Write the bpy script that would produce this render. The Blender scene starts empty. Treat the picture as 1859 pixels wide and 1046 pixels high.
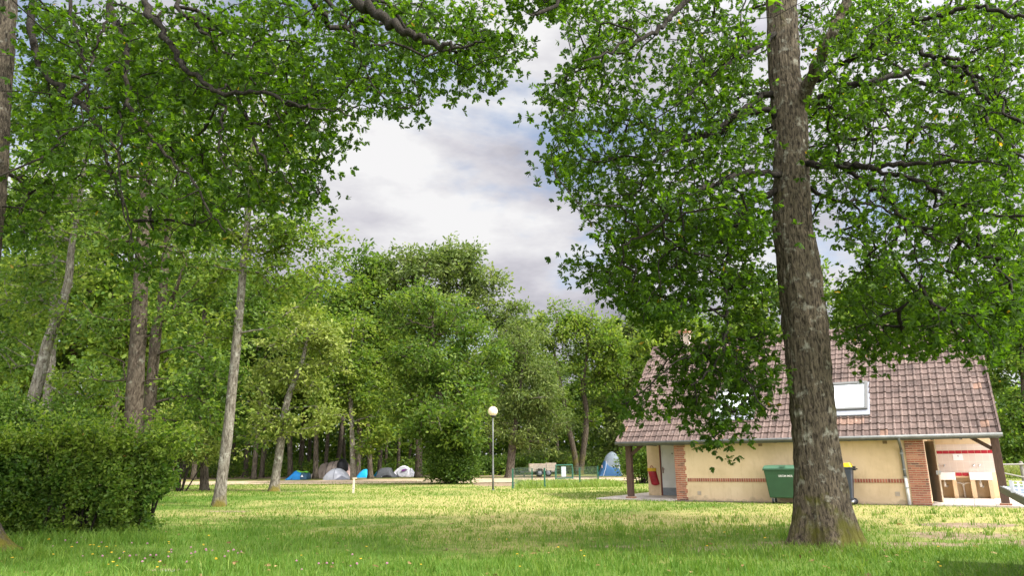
import bpy, bmesh, math, random
import numpy as np
from mathutils import Vector, Matrix

# ------------------------------------------------------------------ camera, sky, sun, exposure
SC = bpy.context.scene
COL = SC.collection
F, CX, CY, EYE = 1275.0, 929.5, 508.0, 1.36
PITCH, ROLL = 0.2554, 0.0094
SUN_DIR = np.array([0.60, -0.30, 0.74]); SUN_DIR /= np.linalg.norm(SUN_DIR)
EXPOSURE = 1.64

_f = np.array([0, math.cos(PITCH), math.sin(PITCH)])
_r0 = np.array([1.0, 0, 0]); _u0 = np.cross(_r0, _f)
_c, _s = math.cos(ROLL), math.sin(ROLL)
_r = _c * _r0 - _s * _u0; _u = _c * _u0 + _s * _r0
ORG = np.array([0, 0, EYE])

cam_d = bpy.data.cameras.new('camera'); cam = bpy.data.objects.new('camera', cam_d); COL.objects.link(cam)
cam_d.sensor_width = 36.0; cam_d.lens = 36.0 * F / 1859.0
cam_d.shift_y = -(523.0 - CY) / 1859.0
cam_d.clip_start = 0.1; cam_d.clip_end = 6000
cam.matrix_world = Matrix(((_r[0], _u[0], -_f[0], 0), (_r[1], _u[1], -_f[1], 0), (_r[2], _u[2], -_f[2], EYE), (0, 0, 0, 1)))
SC.camera = cam

W = bpy.data.worlds.new('World'); SC.world = W; W.use_nodes = True
norm_ = lambda v: v / np.linalg.norm(v)
def build_world():
    nt = W.node_tree; nt.nodes.clear(); L = nt.links; N = nt.nodes.new
    out = N('ShaderNodeOutputWorld'); bg = N('ShaderNodeBackground'); bg2 = N('ShaderNodeBackground')
    sky = N('ShaderNodeTexSky'); sky.sky_type = 'NISHITA'; sky.sun_disc = False
    sky.sun_elevation = math.asin(SUN_DIR[2]); sky.sun_rotation = math.atan2(SUN_DIR[0], SUN_DIR[1])
    sky.air_density = 1.0; sky.dust_density = 1.0; sky.ozone_density = 1.0
    L.new(sky.outputs[0], bg.inputs[0]); bg.inputs[1].default_value = 0.066
    tc = N('ShaderNodeTexCoord'); mp = N('ShaderNodeMapping')
    mp.inputs['Scale'].default_value = (2.3, 2.3, 4.2); mp.inputs['Location'].default_value = (1.12, 8.32, 0.47)
    L.new(tc.outputs['Generated'], mp.inputs[0])
    n1 = N('ShaderNodeTexNoise'); n1.inputs['Scale'].default_value = 1.0; n1.inputs['Detail'].default_value = 7; n1.inputs['Roughness'].default_value = .55
    n1.inputs['Distortion'].default_value = .25
    L.new(mp.outputs[0], n1.inputs[0])
    cov = N('ShaderNodeMapRange'); cov.interpolation_type = 'SMOOTHSTEP'
    cov.inputs['From Min'].default_value = .385; cov.inputs['From Max'].default_value = .50; cov.inputs['To Min'].default_value = .28
    L.new(n1.outputs[0], cov.inputs[0])
    mp2 = N('ShaderNodeMapping'); mp2.inputs['Scale'].default_value = (1.9, 1.9, 4.6); mp2.inputs['Location'].default_value = (16.19, 13.74, 19.47)
    L.new(tc.outputs['Generated'], mp2.inputs[0])
    n2 = N('ShaderNodeTexNoise'); n2.inputs['Scale'].default_value = 1.3; n2.inputs['Detail'].default_value = 6; n2.inputs['Roughness'].default_value = .58
    L.new(mp2.outputs[0], n2.inputs[0])
    cr = N('ShaderNodeValToRGB'); e = cr.color_ramp.elements
    e[0].position = .36; e[0].color = (.30, .295, .345, 1); e[1].position = .60; e[1].color = (.70, .695, .70, 1)
    m = cr.color_ramp.elements.new(.48); m.color = (.50, .49, .53, 1)
    L.new(n2.outputs[0], cr.inputs[0]); L.new(cr.outputs[0], bg2.inputs[0]); 
    # added gain brightens unseen clouds sunward and behind the camera to fill shade
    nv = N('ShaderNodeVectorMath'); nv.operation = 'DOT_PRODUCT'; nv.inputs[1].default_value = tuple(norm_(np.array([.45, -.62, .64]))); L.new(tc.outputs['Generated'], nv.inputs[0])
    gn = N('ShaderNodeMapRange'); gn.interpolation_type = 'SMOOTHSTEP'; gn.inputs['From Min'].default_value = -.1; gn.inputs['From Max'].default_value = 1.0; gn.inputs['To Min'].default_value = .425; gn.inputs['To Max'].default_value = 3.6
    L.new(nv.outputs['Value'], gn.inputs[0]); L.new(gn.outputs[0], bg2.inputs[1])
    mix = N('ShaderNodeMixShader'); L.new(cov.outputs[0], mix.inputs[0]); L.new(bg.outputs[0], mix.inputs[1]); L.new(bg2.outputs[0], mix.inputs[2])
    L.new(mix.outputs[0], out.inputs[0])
build_world()
sd = bpy.data.lights.new('sun', 'SUN'); sun = bpy.data.objects.new('sun', sd); COL.objects.link(sun)
sd.energy = 2.6; sd.angle = math.radians(2.5); sd.color = (1.0, .96, .89)
sun.rotation_euler = Vector(-SUN_DIR).to_track_quat('-Z', 'Y').to_euler()
sun.location = (20, -10, 40)
SC.view_settings.view_transform = 'Standard'; SC.view_settings.look = 'None'
SC.view_settings.exposure = EXPOSURE; SC.view_settings.gamma = 1.0
SC.cycles.max_bounces = 7; SC.cycles.diffuse_bounces = 4; SC.cycles.transmission_bounces = 5; SC.cycles.glossy_bounces = 3
SC.cycles.use_denoising = True

# ------------------------------------------------------------------ geometry helpers
def gz(x, y):
    """ground height: flat lawn that rises a little behind the track"""
    y = np.asarray(y, float)
    return np.where(y > 54, 0.012 * (y - 54), 0.0) * np.where(y > 110, 110 / np.maximum(y, 1), 1)
def ray(px, py): return _f + _r * (px - CX) / F - _u * (py - CY) / F
def at(px, py, Y):
    d = ray(px, py); return ORG + d * (Y / d[1])
def gnd(px, py, z=None):
    d = ray(px, py)
    if z is not None: return ORG + d * ((z - EYE) / d[2])
    lo, hi = 1.0, 400.0
    for _ in range(60):
        m = .5 * (lo + hi); p = ORG + d * m
        if p[2] > gz(p[0], p[1]): lo = m
        else: hi = m
    return ORG + d * lo
def pxm(D): return D / F * 1.02          # metres per photo pixel at depth D (approx)

rng = np.random.default_rng(11)
def _hash(ix, iy, iz, seed):
    h = (ix * 374761393 + iy * 668265263 + iz * 2147483647 + seed * 1274126177) & 0xffffffff
    h = ((h ^ (h >> 13)) * 1274126177) & 0xffffffff
    return ((h ^ (h >> 16)) & 0xffff) / 65535.0
def vnoise(p, seed=0):
    p = np.asarray(p, float); i = np.floor(p).astype(np.int64); f = p - i; f = f * f * (3 - 2 * f)
    o = 0
    for dx in (0, 1):
        for dy in (0, 1):
            for dz in (0, 1):
                w = (f[..., 0] if dx else 1 - f[..., 0]) * (f[..., 1] if dy else 1 - f[..., 1]) * (f[..., 2] if dz else 1 - f[..., 2])
                o = o + w * _hash(i[..., 0] + dx, i[..., 1] + dy, i[..., 2] + dz, seed)
    return o
def fbm(p, seed=0, oct=3):
    a, s, t = 1.0, 0.0, 0.0; p = np.asarray(p, float)
    for k in range(oct):
        s = s + a * vnoise(p * 2 ** k, seed + k); t += a; a *= .5
    return s / t

def mesh_np(name, verts, faces_flat, sizes, attrs=None, smooth=False):
    me = bpy.data.meshes.new(name)
    verts = np.ascontiguousarray(verts, np.float32); faces_flat = np.ascontiguousarray(faces_flat, np.int32); sizes = np.ascontiguousarray(sizes, np.int32)
    me.vertices.add(len(verts)); me.vertices.foreach_set('co', verts.ravel())
    me.loops.add(len(faces_flat)); me.loops.foreach_set('vertex_index', faces_flat)
    me.polygons.add(len(sizes)); st = np.concatenate([[0], np.cumsum(sizes)[:-1]]).astype(np.int32)
    me.polygons.foreach_set('loop_start', st); me.polygons.foreach_set('loop_total', sizes)
    if smooth: me.polygons.foreach_set('use_smooth', np.ones(len(sizes), bool))
    for k, v in (attrs or {}).items():
        a = me.attributes.new(k, 'FLOAT', 'POINT'); a.data.foreach_set('value', np.ascontiguousarray(v, np.float32))
    me.update(calc_edges=True); me.validate()
    return me
def link(name, me, mat=None, parent=None):
    o = bpy.data.objects.new(name, me); COL.objects.link(o)
    if mat and me is not None and not me.materials: me.materials.append(mat)
    if parent: o.parent = parent
    return o
def tag(o, label=None, cat=None, group=None, kind=None):
    if label: o['label'] = label
    if cat: o['category'] = cat
    if group: o['group'] = group
    if kind: o['kind'] = kind
    return o
def thing(name, loc, label, cat, group=None, rz=0.0):
    o = bpy.data.objects.new(name, None); COL.objects.link(o); o.location = [float(v) for v in loc]; o.rotation_euler = (0, 0, rz)
    o.empty_display_size = .2
    return tag(o, label, cat, group)
def copy_tree(o, loc, rz=0.0, sc=1.0, label=None, group=None):
    c = o.copy(); COL.objects.link(c); c.location = [float(v) for v in loc]; c.rotation_euler = (0, 0, rz)
    c.scale = (sc, sc, sc) if not isinstance(sc, tuple) else sc
    if label: c['label'] = label
    if group: c['group'] = group
    for ch in list(o.children):
        d = ch.copy(); COL.objects.link(d); d.parent = c
        for g in list(ch.children):
            e = g.copy(); COL.objects.link(e); e.parent = d
    return c

class MB:
    def __init__(s, k=1.0): s.v = []; s.f = []; s.a = []; s.k = k
    def add(s, vs, fs, a=0.0):
        n = len(s.v); s.v += [tuple(float(c) for c in v) for v in vs]; s.f += [tuple(i + n for i in f) for f in fs]; s.a += [a] * len(vs); return s
    def box(s, x0, x1, y0, y1, z0, z1, a=0.0):
        return s.add([(x0, y0, z0), (x1, y0, z0), (x1, y1, z0), (x0, y1, z0), (x0, y0, z1), (x1, y0, z1), (x1, y1, z1), (x0, y1, z1)],
                     [(0, 3, 2, 1), (4, 5, 6, 7), (0, 1, 5, 4), (1, 2, 6, 5), (2, 3, 7, 6), (3, 0, 4, 7)], a)
    def hexa(s, p, a=0.0):            # 8 points: bottom ring then top ring
        return s.add(p, [(0, 3, 2, 1), (4, 5, 6, 7), (0, 1, 5, 4), (1, 2, 6, 5), (2, 3, 7, 6), (3, 0, 4, 7)], a)
    def bar(s, p, q, w, h=None, a=0.0, upv=(0, 0, 1)):
        p, q = np.array(p, float), np.array(q, float); d = q - p; d /= np.linalg.norm(d); upv = np.array(upv, float)
        if abs(d @ upv) > .97: upv = np.array([0, 1.0, 0])
        x = np.cross(d, upv); x /= np.linalg.norm(x); y = np.cross(x, d); h = h or w; x = x * w / 2; y = y * h / 2
        return s.hexa([p - x - y, p + x - y, p + x + y, p - x + y, q - x - y, q + x - y, q + x + y, q - x + y], a)
    def tube(s, pts, rad, n=8, cap=True, a=0.0):
        v, f = tube_arrays(pts, rad, n, cap); return s.add(v, f, a)
    def lathe(s, prof, c=(0, 0, 0), n=20, a=0.0):
        vs, fs = [], []
        for (r, z) in prof:
            for i in range(n):
                t = 2 * math.pi * i / n; vs.append((c[0] + r * math.cos(t), c[1] + r * math.sin(t), c[2] + z))
        for j in range(len(prof) - 1):
            for i in range(n):
                fs.append((j * n + i, j * n + (i + 1) % n, (j + 1) * n + (i + 1) % n, (j + 1) * n + i))
        fs.append(tuple(range(n - 1, -1, -1))); fs.append(tuple((len(prof) - 1) * n + i for i in range(n)))
        return s.add(vs, fs, a)
    def build(s, name, mat, parent=None, smooth=False, bevel=0.0, seg=2):
        me = bpy.data.meshes.new(name); me.from_pydata([tuple(c * s.k for c in v) for v in s.v], [], s.f); me.update()
        if any(s.a):
            a = me.attributes.new('rnd', 'FLOAT', 'POINT'); a.data.foreach_set('value', np.array(s.a, np.float32))
        if smooth: me.polygons.foreach_set('use_smooth', np.ones(len(me.polygons), bool))
        o = link(name, me, mat, parent)
        if bevel:
            m = o.modifiers.new('bevel', 'BEVEL'); m.width = bevel; m.segments = seg; m.limit_method = 'ANGLE'; m.angle_limit = math.radians(40)
        return o

def smooth_pts(pts, sub=5):
    P = np.array(pts, float)
    if len(P) < 3: return P
    Q = np.vstack([2 * P[0] - P[1], P, 2 * P[-1] - P[-2]]); out = []
    for i in range(1, len(Q) - 2):
        for k in range(sub):
            t = k / sub; a, b, c, d = Q[i - 1], Q[i], Q[i + 1], Q[i + 2]
            out.append(.5 * (2 * b + (c - a) * t + (2 * a - 5 * b + 4 * c - d) * t * t + (3 * b - a - 3 * c + d) * t ** 3))
    out.append(P[-1]); return np.array(out)
def tube_arrays(pts, rad, n=8, cap=True):
    P = np.array(pts, float); R = np.broadcast_to(np.array(rad, float), (len(P),)); T = np.gradient(P, axis=0); T /= np.linalg.norm(T, axis=1)[:, None] + 1e-9
    ref = np.array([0, 1.0, 0.1]) if abs(T[0][2]) > .8 else np.array([0, 0, 1.0])
    vs = []; x = np.cross(ref, T[0]); x /= np.linalg.norm(x)
    for i in range(len(P)):
        x = x - T[i] * (x @ T[i]); x /= np.linalg.norm(x) + 1e-9; y = np.cross(T[i], x)
        for k in range(n):
            t = 2 * math.pi * k / n; vs.append(P[i] + R[i] * (math.cos(t) * x + math.sin(t) * y))
    fs = [(j * n + i, j * n + (i + 1) % n, (j + 1) * n + (i + 1) % n, (j + 1) * n + i) for j in range(len(P) - 1) for i in range(n)]
    if cap: fs += [tuple(range(n - 1, -1, -1)), tuple((len(P) - 1) * n + i for i in range(n))]
    return vs, fs

# ------------------------------------------------------------------ materials
def mat_new(name):
    m = bpy.data.materials.new(name); m.use_nodes = True; nt = m.node_tree
    b = nt.nodes['Principled BSDF']; return m, nt, b
def C4(c): return (c[0], c[1], c[2], 1)
def noise_node(nt, scale, detail=4, rough=.55, vec=None, dist=0.0):
    n = nt.nodes.new('ShaderNodeTexNoise'); n.inputs['Scale'].default_value = scale; n.inputs['Detail'].default_value = detail; n.inputs['Roughness'].default_value = rough
    n.inputs['Distortion'].default_value = dist
    if vec is not None: nt.links.new(vec, n.inputs['Vector'])
    return n
def ramp(nt, src, stops):
    r = nt.nodes.new('ShaderNodeValToRGB'); e = r.color_ramp.elements
    e[0].position, e[0].color = stops[0][0], C4(stops[0][1]); e[1].position, e[1].color = stops[-1][0], C4(stops[-1][1])
    for p, c in stops[1:-1]:
        k = e.new(p); k.color = C4(c)
    nt.links.new(src, r.inputs[0]); return r
def mixrgb(nt, fac, a, b, mode='MIX'):
    m = nt.nodes.new('ShaderNodeMix'); m.data_type = 'RGBA'; m.blend_type = mode
    for sock, v in ((m.inputs[0], fac), (m.inputs[6], a), (m.inputs[7], b)):
        if hasattr(v, 'links') or hasattr(v, 'is_linked'): nt.links.new(v, sock)
        elif isinstance(v, (int, float)): sock.default_value = v
        else: sock.default_value = C4(v)
    return m.outputs[2]
def objvec(nt, scale=(1, 1, 1)):
    tc = nt.nodes.new('ShaderNodeTexCoord'); mp = nt.nodes.new('ShaderNodeMapping'); mp.inputs['Scale'].default_value = scale
    nt.links.new(tc.outputs['Object'], mp.inputs[0]); return mp.outputs[0]
def bump(nt, b, h, strength=.4, dist=.02):
    k = nt.nodes.new('ShaderNodeBump'); k.inputs['Strength'].default_value = strength; k.inputs['Distance'].default_value = dist
    nt.links.new(h, k.inputs['Height']); nt.links.new(k.outputs[0], b.inputs['Normal']); return k
def attr(nt, name):
    a = nt.nodes.new('ShaderNodeAttribute'); a.attribute_name = name; return a.outputs['Fac']
def plain(name, c, rough=.6, var=.12, scale=6.0, metal=0.0, bumpd=0.0, spec=.4):
    m, nt, b = mat_new(name); v = objvec(nt); n = noise_node(nt, scale, 5, .6, v)
    lo = [max(0, x * (1 - var * 1.6)) for x in c]; hi = [min(1, x * (1 + var)) for x in c]
    r = ramp(nt, n.outputs[0], [(.3, lo), (.5, c), (.72, hi)]); nt.links.new(r.outputs[0], b.inputs['Base Color'])
    b.inputs['Roughness'].default_value = rough; b.inputs['Metallic'].default_value = metal; b.inputs['Specular IOR Level'].default_value = spec
    if bumpd: bump(nt, b, noise_node(nt, scale * 8, 4, .6, v).outputs[0], .4, bumpd)
    return m
def leaf_mat(name, dark, mid, light, trans=.45, tcol=None, rough=.5, aut=None):
    """leaf: reflecting top and light coming through; hue varies leaf by leaf (attribute rnd)"""
    m = bpy.data.materials.new(name); m.use_nodes = True; nt = m.node_tree; nt.nodes.clear(); L = nt.links
    out = nt.nodes.new('ShaderNodeOutputMaterial'); a = attr(nt, 'rnd')
    st = [(0.0, dark), (.45, mid), (.9, light)]
    if aut: st = [(0.0, dark), (.45, mid), (.9, light), (.965, light), (1.0, aut)]
    r = ramp(nt, a, st)
    p = nt.nodes.new('ShaderNodeBsdfPrincipled'); p.inputs['Roughness'].default_value = rough; p.inputs['Specular IOR Level'].default_value = .16
    L.new(r.outputs[0], p.inputs['Base Color'])
    t = nt.nodes.new('ShaderNodeBsdfTranslucent'); tc = mixrgb(nt, 1.0, r.outputs[0], tcol or (1.9, 2.3, .9), 'MULTIPLY'); L.new(tc, t.inputs[0])
    mx = nt.nodes.new('ShaderNodeMixShader'); mx.inputs[0].default_value = trans; L.new(p.outputs[0], mx.inputs[1]); L.new(t.outputs[0], mx.inputs[2]); L.new(mx.outputs[0], out.inputs[0])
    return m
def bark_mat(name, c1, c2, lichen=(.36, .38, .32), moss=None, moss_h=1.2, scale=1.0, lich=.55):
    m, nt, b = mat_new(name); v = objvec(nt, (9 * scale, 9 * scale, 2.6 * scale)); v2 = objvec(nt)
    n = noise_node(nt, 3.0, 8, .65, v, .6); r = ramp(nt, n.outputs[0], [(.38, c1), (.58, c2)])
    n2 = noise_node(nt, 5.5 * scale, 6, .65, v2); lm = ramp(nt, n2.outputs[0], [(lich, (0, 0, 0)), (lich + .12, (1, 1, 1))])
    col = mixrgb(nt, lm.outputs[0], r.outputs[0], lichen)
    if moss:
        sep = nt.nodes.new('ShaderNodeSeparateXYZ'); nt.links.new(v2, sep.inputs[0])
        mr = nt.nodes.new('ShaderNodeMapRange'); mr.inputs['From Min'].default_value = moss_h; mr.inputs['From Max'].default_value = 0.0
        mr.inputs['To Min'].default_value = 0; mr.inputs['To Max'].default_value = .27; nt.links.new(sep.outputs['Z'], mr.inputs[0])
        ad = nt.nodes.new('ShaderNodeMath'); ad.operation = 'ADD'; nn = noise_node(nt, 2.6 * scale, 6, .6, v2)
        nt.links.new(mr.outputs[0], ad.inputs[0]); nt.links.new(nn.outputs[0], ad.inputs[1])
        mm = ramp(nt, ad.outputs[0], [(.64, (0, 0, 0)), (.80, (1, 1, 1))]); col = mixrgb(nt, mm.outputs[0], col, moss)
    nt.links.new(col, b.inputs['Base Color']); b.inputs['Roughness'].default_value = .9; b.inputs['Specular IOR Level'].default_value = .15
    bump(nt, b, n.outputs[0], .9, .05 / scale); return m

M = {}
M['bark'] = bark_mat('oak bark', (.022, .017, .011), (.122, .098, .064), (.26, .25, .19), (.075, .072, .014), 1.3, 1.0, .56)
M['bark_dark'] = bark_mat('oak bark darkened for shade', (.018, .014, .01), (.085, .07, .048), (.15, .145, .115), (.10, .09, .012), 1.3, 1.0, .6)  # darker copy of the oak bark, shade put into its colour
M['twig'] = bark_mat('dark limb bark', (.011, .009, .007), (.033, .028, .02), (.08, .078, .06), None, 1, 1.0, .64)
M['bark_mid'] = bark_mat('grey bark', (.07, .058, .042), (.195, .178, .138), (.31, .305, .245), (.12, .10, .02), .9, .6, .55)
M['bark_brown'] = bark_mat('brown bark', (.03, .021, .014), (.092, .075, .053), (.17, .165, .12), (.10, .085, .018), 3.5, .6, .6)
M['bark_far'] = bark_mat('forest bark', (.035, .028, .02), (.12, .098, .072), (.2, .19, .15), None, 1, .4, .6)
M['oak_leaf'] = leaf_mat('oak leaf', (.015, .037, .004), (.030, .065, .006), (.062, .110, .010), .52, (2.8, 2.85, .75), .6, (.26, .17, .02))
M['mid_leaf'] = leaf_mat('green leaf', (.03, .066, .010), (.066, .118, .018), (.165, .22, .036), .46, (1.7, 1.8, .8), .5, (.28, .2, .03))
M['light_leaf'] = leaf_mat('light green leaf', (.045, .095, .012), (.10, .16, .02), (.21, .26, .04), .45, (1.6, 1.7, .8), .5)
M['yellow_leaf'] = leaf_mat('yellow green leaf', (.09, .13, .024), (.155, .20, .038), (.26, .29, .07), .4, (1.4, 1.5, .8), .5)
M['grey_leaf'] = leaf_mat('grey green leaf', (.052, .084, .02), (.098, .138, .034), (.19, .225, .06), .35, (1.5, 1.7, .8), .55)
M['deep_leaf'] = leaf_mat('deep green leaf', (.028, .058, .01), (.055, .10, .015), (.11, .16, .024), .38, (1.6, 1.9, .8), .45)
M['hedge_leaf'] = leaf_mat('hedge leaf', (.025, .058, .010), (.050, .102, .015), (.19, .245, .033), .42, (1.6, 1.9, .7), .4, (.25, .12, .03))

# ------------------------------------------------------------------ leaves and branches
def tpl_oak():
    side = [(.13, .05), (.30, .21), (.43, .095), (.60, .27), (.72, .13), (.88, .17)]
    mid = [(0, 0), (.35, 0), (.70, 0), (1.0, 0)]
    V = [(x, 0, -.10 * x * x) for x, _ in mid] + [(x, y, .28 * y - .10 * x * x) for x, y in side] + [(x, -y, .28 * y - .10 * x * x) for x, y in side]
    fr = [0] + list(range(4, 10)) + [3, 2, 1]; fl = [0, 1, 2, 3] + list(range(15, 9, -1))
    return np.array(V), [fr, fl]
def tpl_simple():
    V = [(0, 0, 0), (.35, .24, .06), (.75, .2, .02), (1, 0, -.1), (.75, -.2, .02), (.35, -.24, .06)]
    return np.array(V), [[0, 3, 2, 1], [0, 5, 4, 3]]
def tpl_narrow():
    V = [(0, 0, 0), (.4, .13, .04), (1, 0, -.15), (.4, -.13, .04)]
    return np.array(V), [[0, 3, 2, 1]]
def norm(a): return a / (np.linalg.norm(a, axis=-1, keepdims=True) + 1e-9)
def leaves_arrays(pos, dirv, nrm, size, rnd, tpl):
    V, Fc = tpl; n = len(pos); K = len(V)
    d = norm(dirv); s = norm(np.cross(nrm, d)); u = np.cross(d, s)
    co = pos[:, None, :] + size[:, None, None] * (V[None, :, 0, None] * d[:, None, :] + V[None, :, 1, None] * s[:, None, :] + V[None, :, 2, None] * u[:, None, :])
    ff = np.concatenate([np.array(f) for f in Fc]); sz = np.array([len(f) for f in Fc])
    flat = (np.arange(n)[:, None] * K + ff[None, :]).ravel(); sizes = np.tile(sz, n)
    return co.reshape(-1, 3), flat, sizes, np.repeat(rnd, K)
def spray_leaves(rg, cen, dirs, per, rad, size, tpl, up=.55, droop=.25, flat=.6, hue=None):
    """clusters of leaves round every twig end"""
    n = len(cen) * per
    c = np.repeat(cen, per, 0); d = np.repeat(norm(dirs), per, 0); rr = np.repeat(np.broadcast_to(rad, (len(cen),)), per)
    off = rg.normal(size=(n, 3)) * rr[:, None] * .55; off[:, 2] *= flat
    off += d * (rg.uniform(-.9, .9, n) * rr)[:, None]
    ld = norm(off) * .9 + d * .5 + rg.normal(size=(n, 3)) * .5; ld[:, 2] -= droop
    nr = rg.normal(size=(n, 3)) * .75; nr[:, 2] += up
    nr = norm(nr); ld = ld - nr * np.sum(ld * nr, 1)[:, None]
    sz = size * rg.uniform(.62, 1.3, n)
    h = np.repeat(rg.uniform(0, 1, len(cen)) if hue is None else hue, per)
    r = np.clip(.5 * h + .5 * rg.uniform(0, 1, n), 0, .9); r = np.where(rg.uniform(0, 1, n) < .001, 1.0, r)
    return leaves_arrays(c + off, ld, nr, sz, r, tpl)
def rosette_leaves(rg, cen, dirs, nros, per, rad, size, tpl, hue_k=.6):
    """oak twigs: tufts of leaves radiating from each twig tip"""
    n = len(cen); c = np.repeat(cen, nros, 0); d = np.repeat(norm(dirs), nros, 0)
    c = c + rg.normal(size=c.shape) * rad * np.array([.75, .75, .5]) + d * rg.uniform(-1.0, 1.0, len(c))[:, None] * rad
    td = norm(d * .7 + rg.normal(size=c.shape) * .6 + np.array([0, 0, -.15])); hue = np.repeat(rg.uniform(0, 1, n), nros) * .6 + .4 * rg.uniform(0, 1, len(c))
    C = np.repeat(c, per, 0); T = np.repeat(td, per, 0); m = len(C)
    ref = norm(rg.normal(size=(m, 3))); side = norm(np.cross(T, ref)); sp = rg.uniform(.25, 1.25, m)
    ld = norm(T * np.cos(sp)[:, None] + side * np.sin(sp)[:, None] + np.array([0, 0, -.12]))
    nr = np.cross(np.cross(ld, T + 1e-3), ld); nr = norm(norm(nr) * .55 + rg.normal(size=(m, 3)) * .4 + np.array([0, 0, .55])); nr = nr - ld * np.sum(ld * nr, 1)[:, None]
    r = np.clip(hue_k * np.repeat(hue, per) + (1 - hue_k) * rg.uniform(0, 1, m), 0, .9); r = np.where(rg.uniform(0, 1, m) < .0012, 1.0, r)
    return leaves_arrays(C + ld * .01, ld, norm(nr), size * rg.uniform(.65, 1.25, m), r, tpl)
def join_arrays(lst):
    vs, fl, sz, rn = [], [], [], []; n = 0
    for v, f, s, r in lst:
        vs.append(v); fl.append(f + n); sz.append(s); rn.append(r); n += len(v)
    return np.vstack(vs), np.concatenate(fl), np.concatenate(sz), np.concatenate(rn)

def grow_net(nodes, cost, pts, w=.35, maxd=None):
    """Prim-like tree from the skeleton NODES to all PTS; returns parent index (into nodes+pts) for each pt and order"""
    N0, Mn = len(nodes), len(pts); allp = np.vstack([nodes, pts]); c = np.concatenate([cost, np.zeros(Mn)])
    best = np.full(Mn, 1e9); par = np.zeros(Mn, int)
    for i in range(N0):
        dd = np.linalg.norm(pts - nodes[i], axis=1) + w * cost[i]; k = dd < best; best[k] = dd[k]; par[k] = i
    done = np.zeros(Mn, bool); order = []
    for _ in range(Mn):
        j = int(np.argmin(np.where(done, 1e9, best))); done[j] = True; order.append(j)
        p = par[j]; c[N0 + j] = c[p] + np.linalg.norm(allp[N0 + j] - allp[p])
        dd = np.linalg.norm(pts - pts[j], axis=1) + w * c[N0 + j]; k = (dd < best) & ~done; best[k] = dd[k]; par[k] = N0 + j
    return par, order
def net_tubes(rg, nodes, nrad, pts, par, order, rmin=.006, pw=.5, sides=5, rmax=.2):
    N0 = len(nodes); cnt = np.ones(len(pts))
    for j in reversed(order):
        if par[j] >= N0: cnt[par[j] - N0] += cnt[j]
    rad = np.minimum(rmin * cnt ** pw, rmax); allp = np.vstack([nodes, pts]); segs_v, segs_f = [], []
    P0 = allp[par]; P1 = pts; R1 = rad.copy()
    R0 = np.where(par >= N0, rad[np.maximum(par - N0, 0)], np.minimum(rad * 1.25, nrad[np.minimum(par, N0 - 1)] * .8)); R0 = np.minimum(R0, rad * 1.6)
    L = np.linalg.norm(P1 - P0, axis=1)
    Mi = .5 * (P0 + P1) + rg.normal(size=P0.shape) * (L * .07)[:, None]; Mi[:, 2] += L * .03
    T = norm(P1 - P0); ref = np.where(np.abs(T[:, 2:3]) > .9, np.array([[1.0, 0, 0]]), np.array([[0, 0, 1.0]])); X = norm(np.cross(ref, T)); Y = np.cross(T, X)
    ang = np.arange(sides) * 2 * math.pi / sides; ca, sa = np.cos(ang), np.sin(ang)
    ring = lambda P, R: P[:, None, :] + R[:, None, None] * (ca[None, :, None] * X[:, None, :] + sa[None, :, None] * Y[:, None, :])
    V = np.concatenate([ring(P0, R0), ring(Mi, .5 * (R0 + R1)), ring(P1, R1)], 1)
    n = len(pts); base = (np.arange(n) * 3 * sides)[:, None]; q = []
    for j in range(2):
        for i in range(sides):
            q.append([j * sides + i, j * sides + (i + 1) % sides, (j + 1) * sides + (i + 1) % sides, (j + 1) * sides + i])
    q = np.array(q).ravel()
    return V.reshape(-1, 3), (base + q[None, :]).ravel(), np.full(n * 2 * sides, 4), rad
def tube_np(pts, rad, n=8):
    v, f = tube_arrays(pts, rad, n, False); return np.array(v), np.array(f).ravel(), np.full(len(f), 4)

def trunk_mesh(name, pts, rad, mat, parent, sides=40, ridge=.03, flare=None, sub=14, seed=3, rfreq=14.0, extra=None, base_z=None):
    """tapered trunk with furrowed bark and a flared foot"""
    P = smooth_pts(pts, sub); t = np.linspace(0, 1, len(P)); R = np.interp(t, np.linspace(0, 1, len(rad)), rad)
    v, f = tube_arrays(P, R, sides, True); v = np.array(v); n = len(P)
    A = np.tile(np.arange(sides) * 2 * math.pi / sides, n); cen = np.repeat(P, sides, 0); rr = np.repeat(R, sides); out = norm(v - cen)
    hz = cen[:, 2] - P[0][2]
    q = np.stack([np.cos(A) * rfreq * .28, np.sin(A) * rfreq * .28, hz * (1.3 if sides < 100 else 2.6)], 1)
    rid = np.abs(fbm(q, seed, 3) - .5) * 2; lump = fbm(np.stack([np.cos(A) * 1.1, np.sin(A) * 1.1, hz * .7], 1), seed + 9, 2) - .5
    k = rr * (1 + lump * .22) - ridge * (1 - rid)
    if flare:
        lob = .5 + .5 * np.cos(A * flare[2] + flare[3] + .8 * lump * 3); k = k + rr * flare[0] * np.exp(-hz / flare[1]) * (.45 + .75 * lob)
    v = cen + out * k[:, None]
    fs = np.array([len(x) for x in f]); fl = np.concatenate([np.array(x) for x in f])
    vs, ffl, szs = [v], [fl], [fs]; o = len(v)
    for (ev, ef, es) in (extra or []):
        vs.append(ev); ffl.append(ef + o); szs.append(es); o += len(ev)
    me = mesh_np(name, np.vstack(vs), np.concatenate(ffl), np.concatenate(szs), smooth=True)
    return link(name, me, mat, parent)

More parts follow.
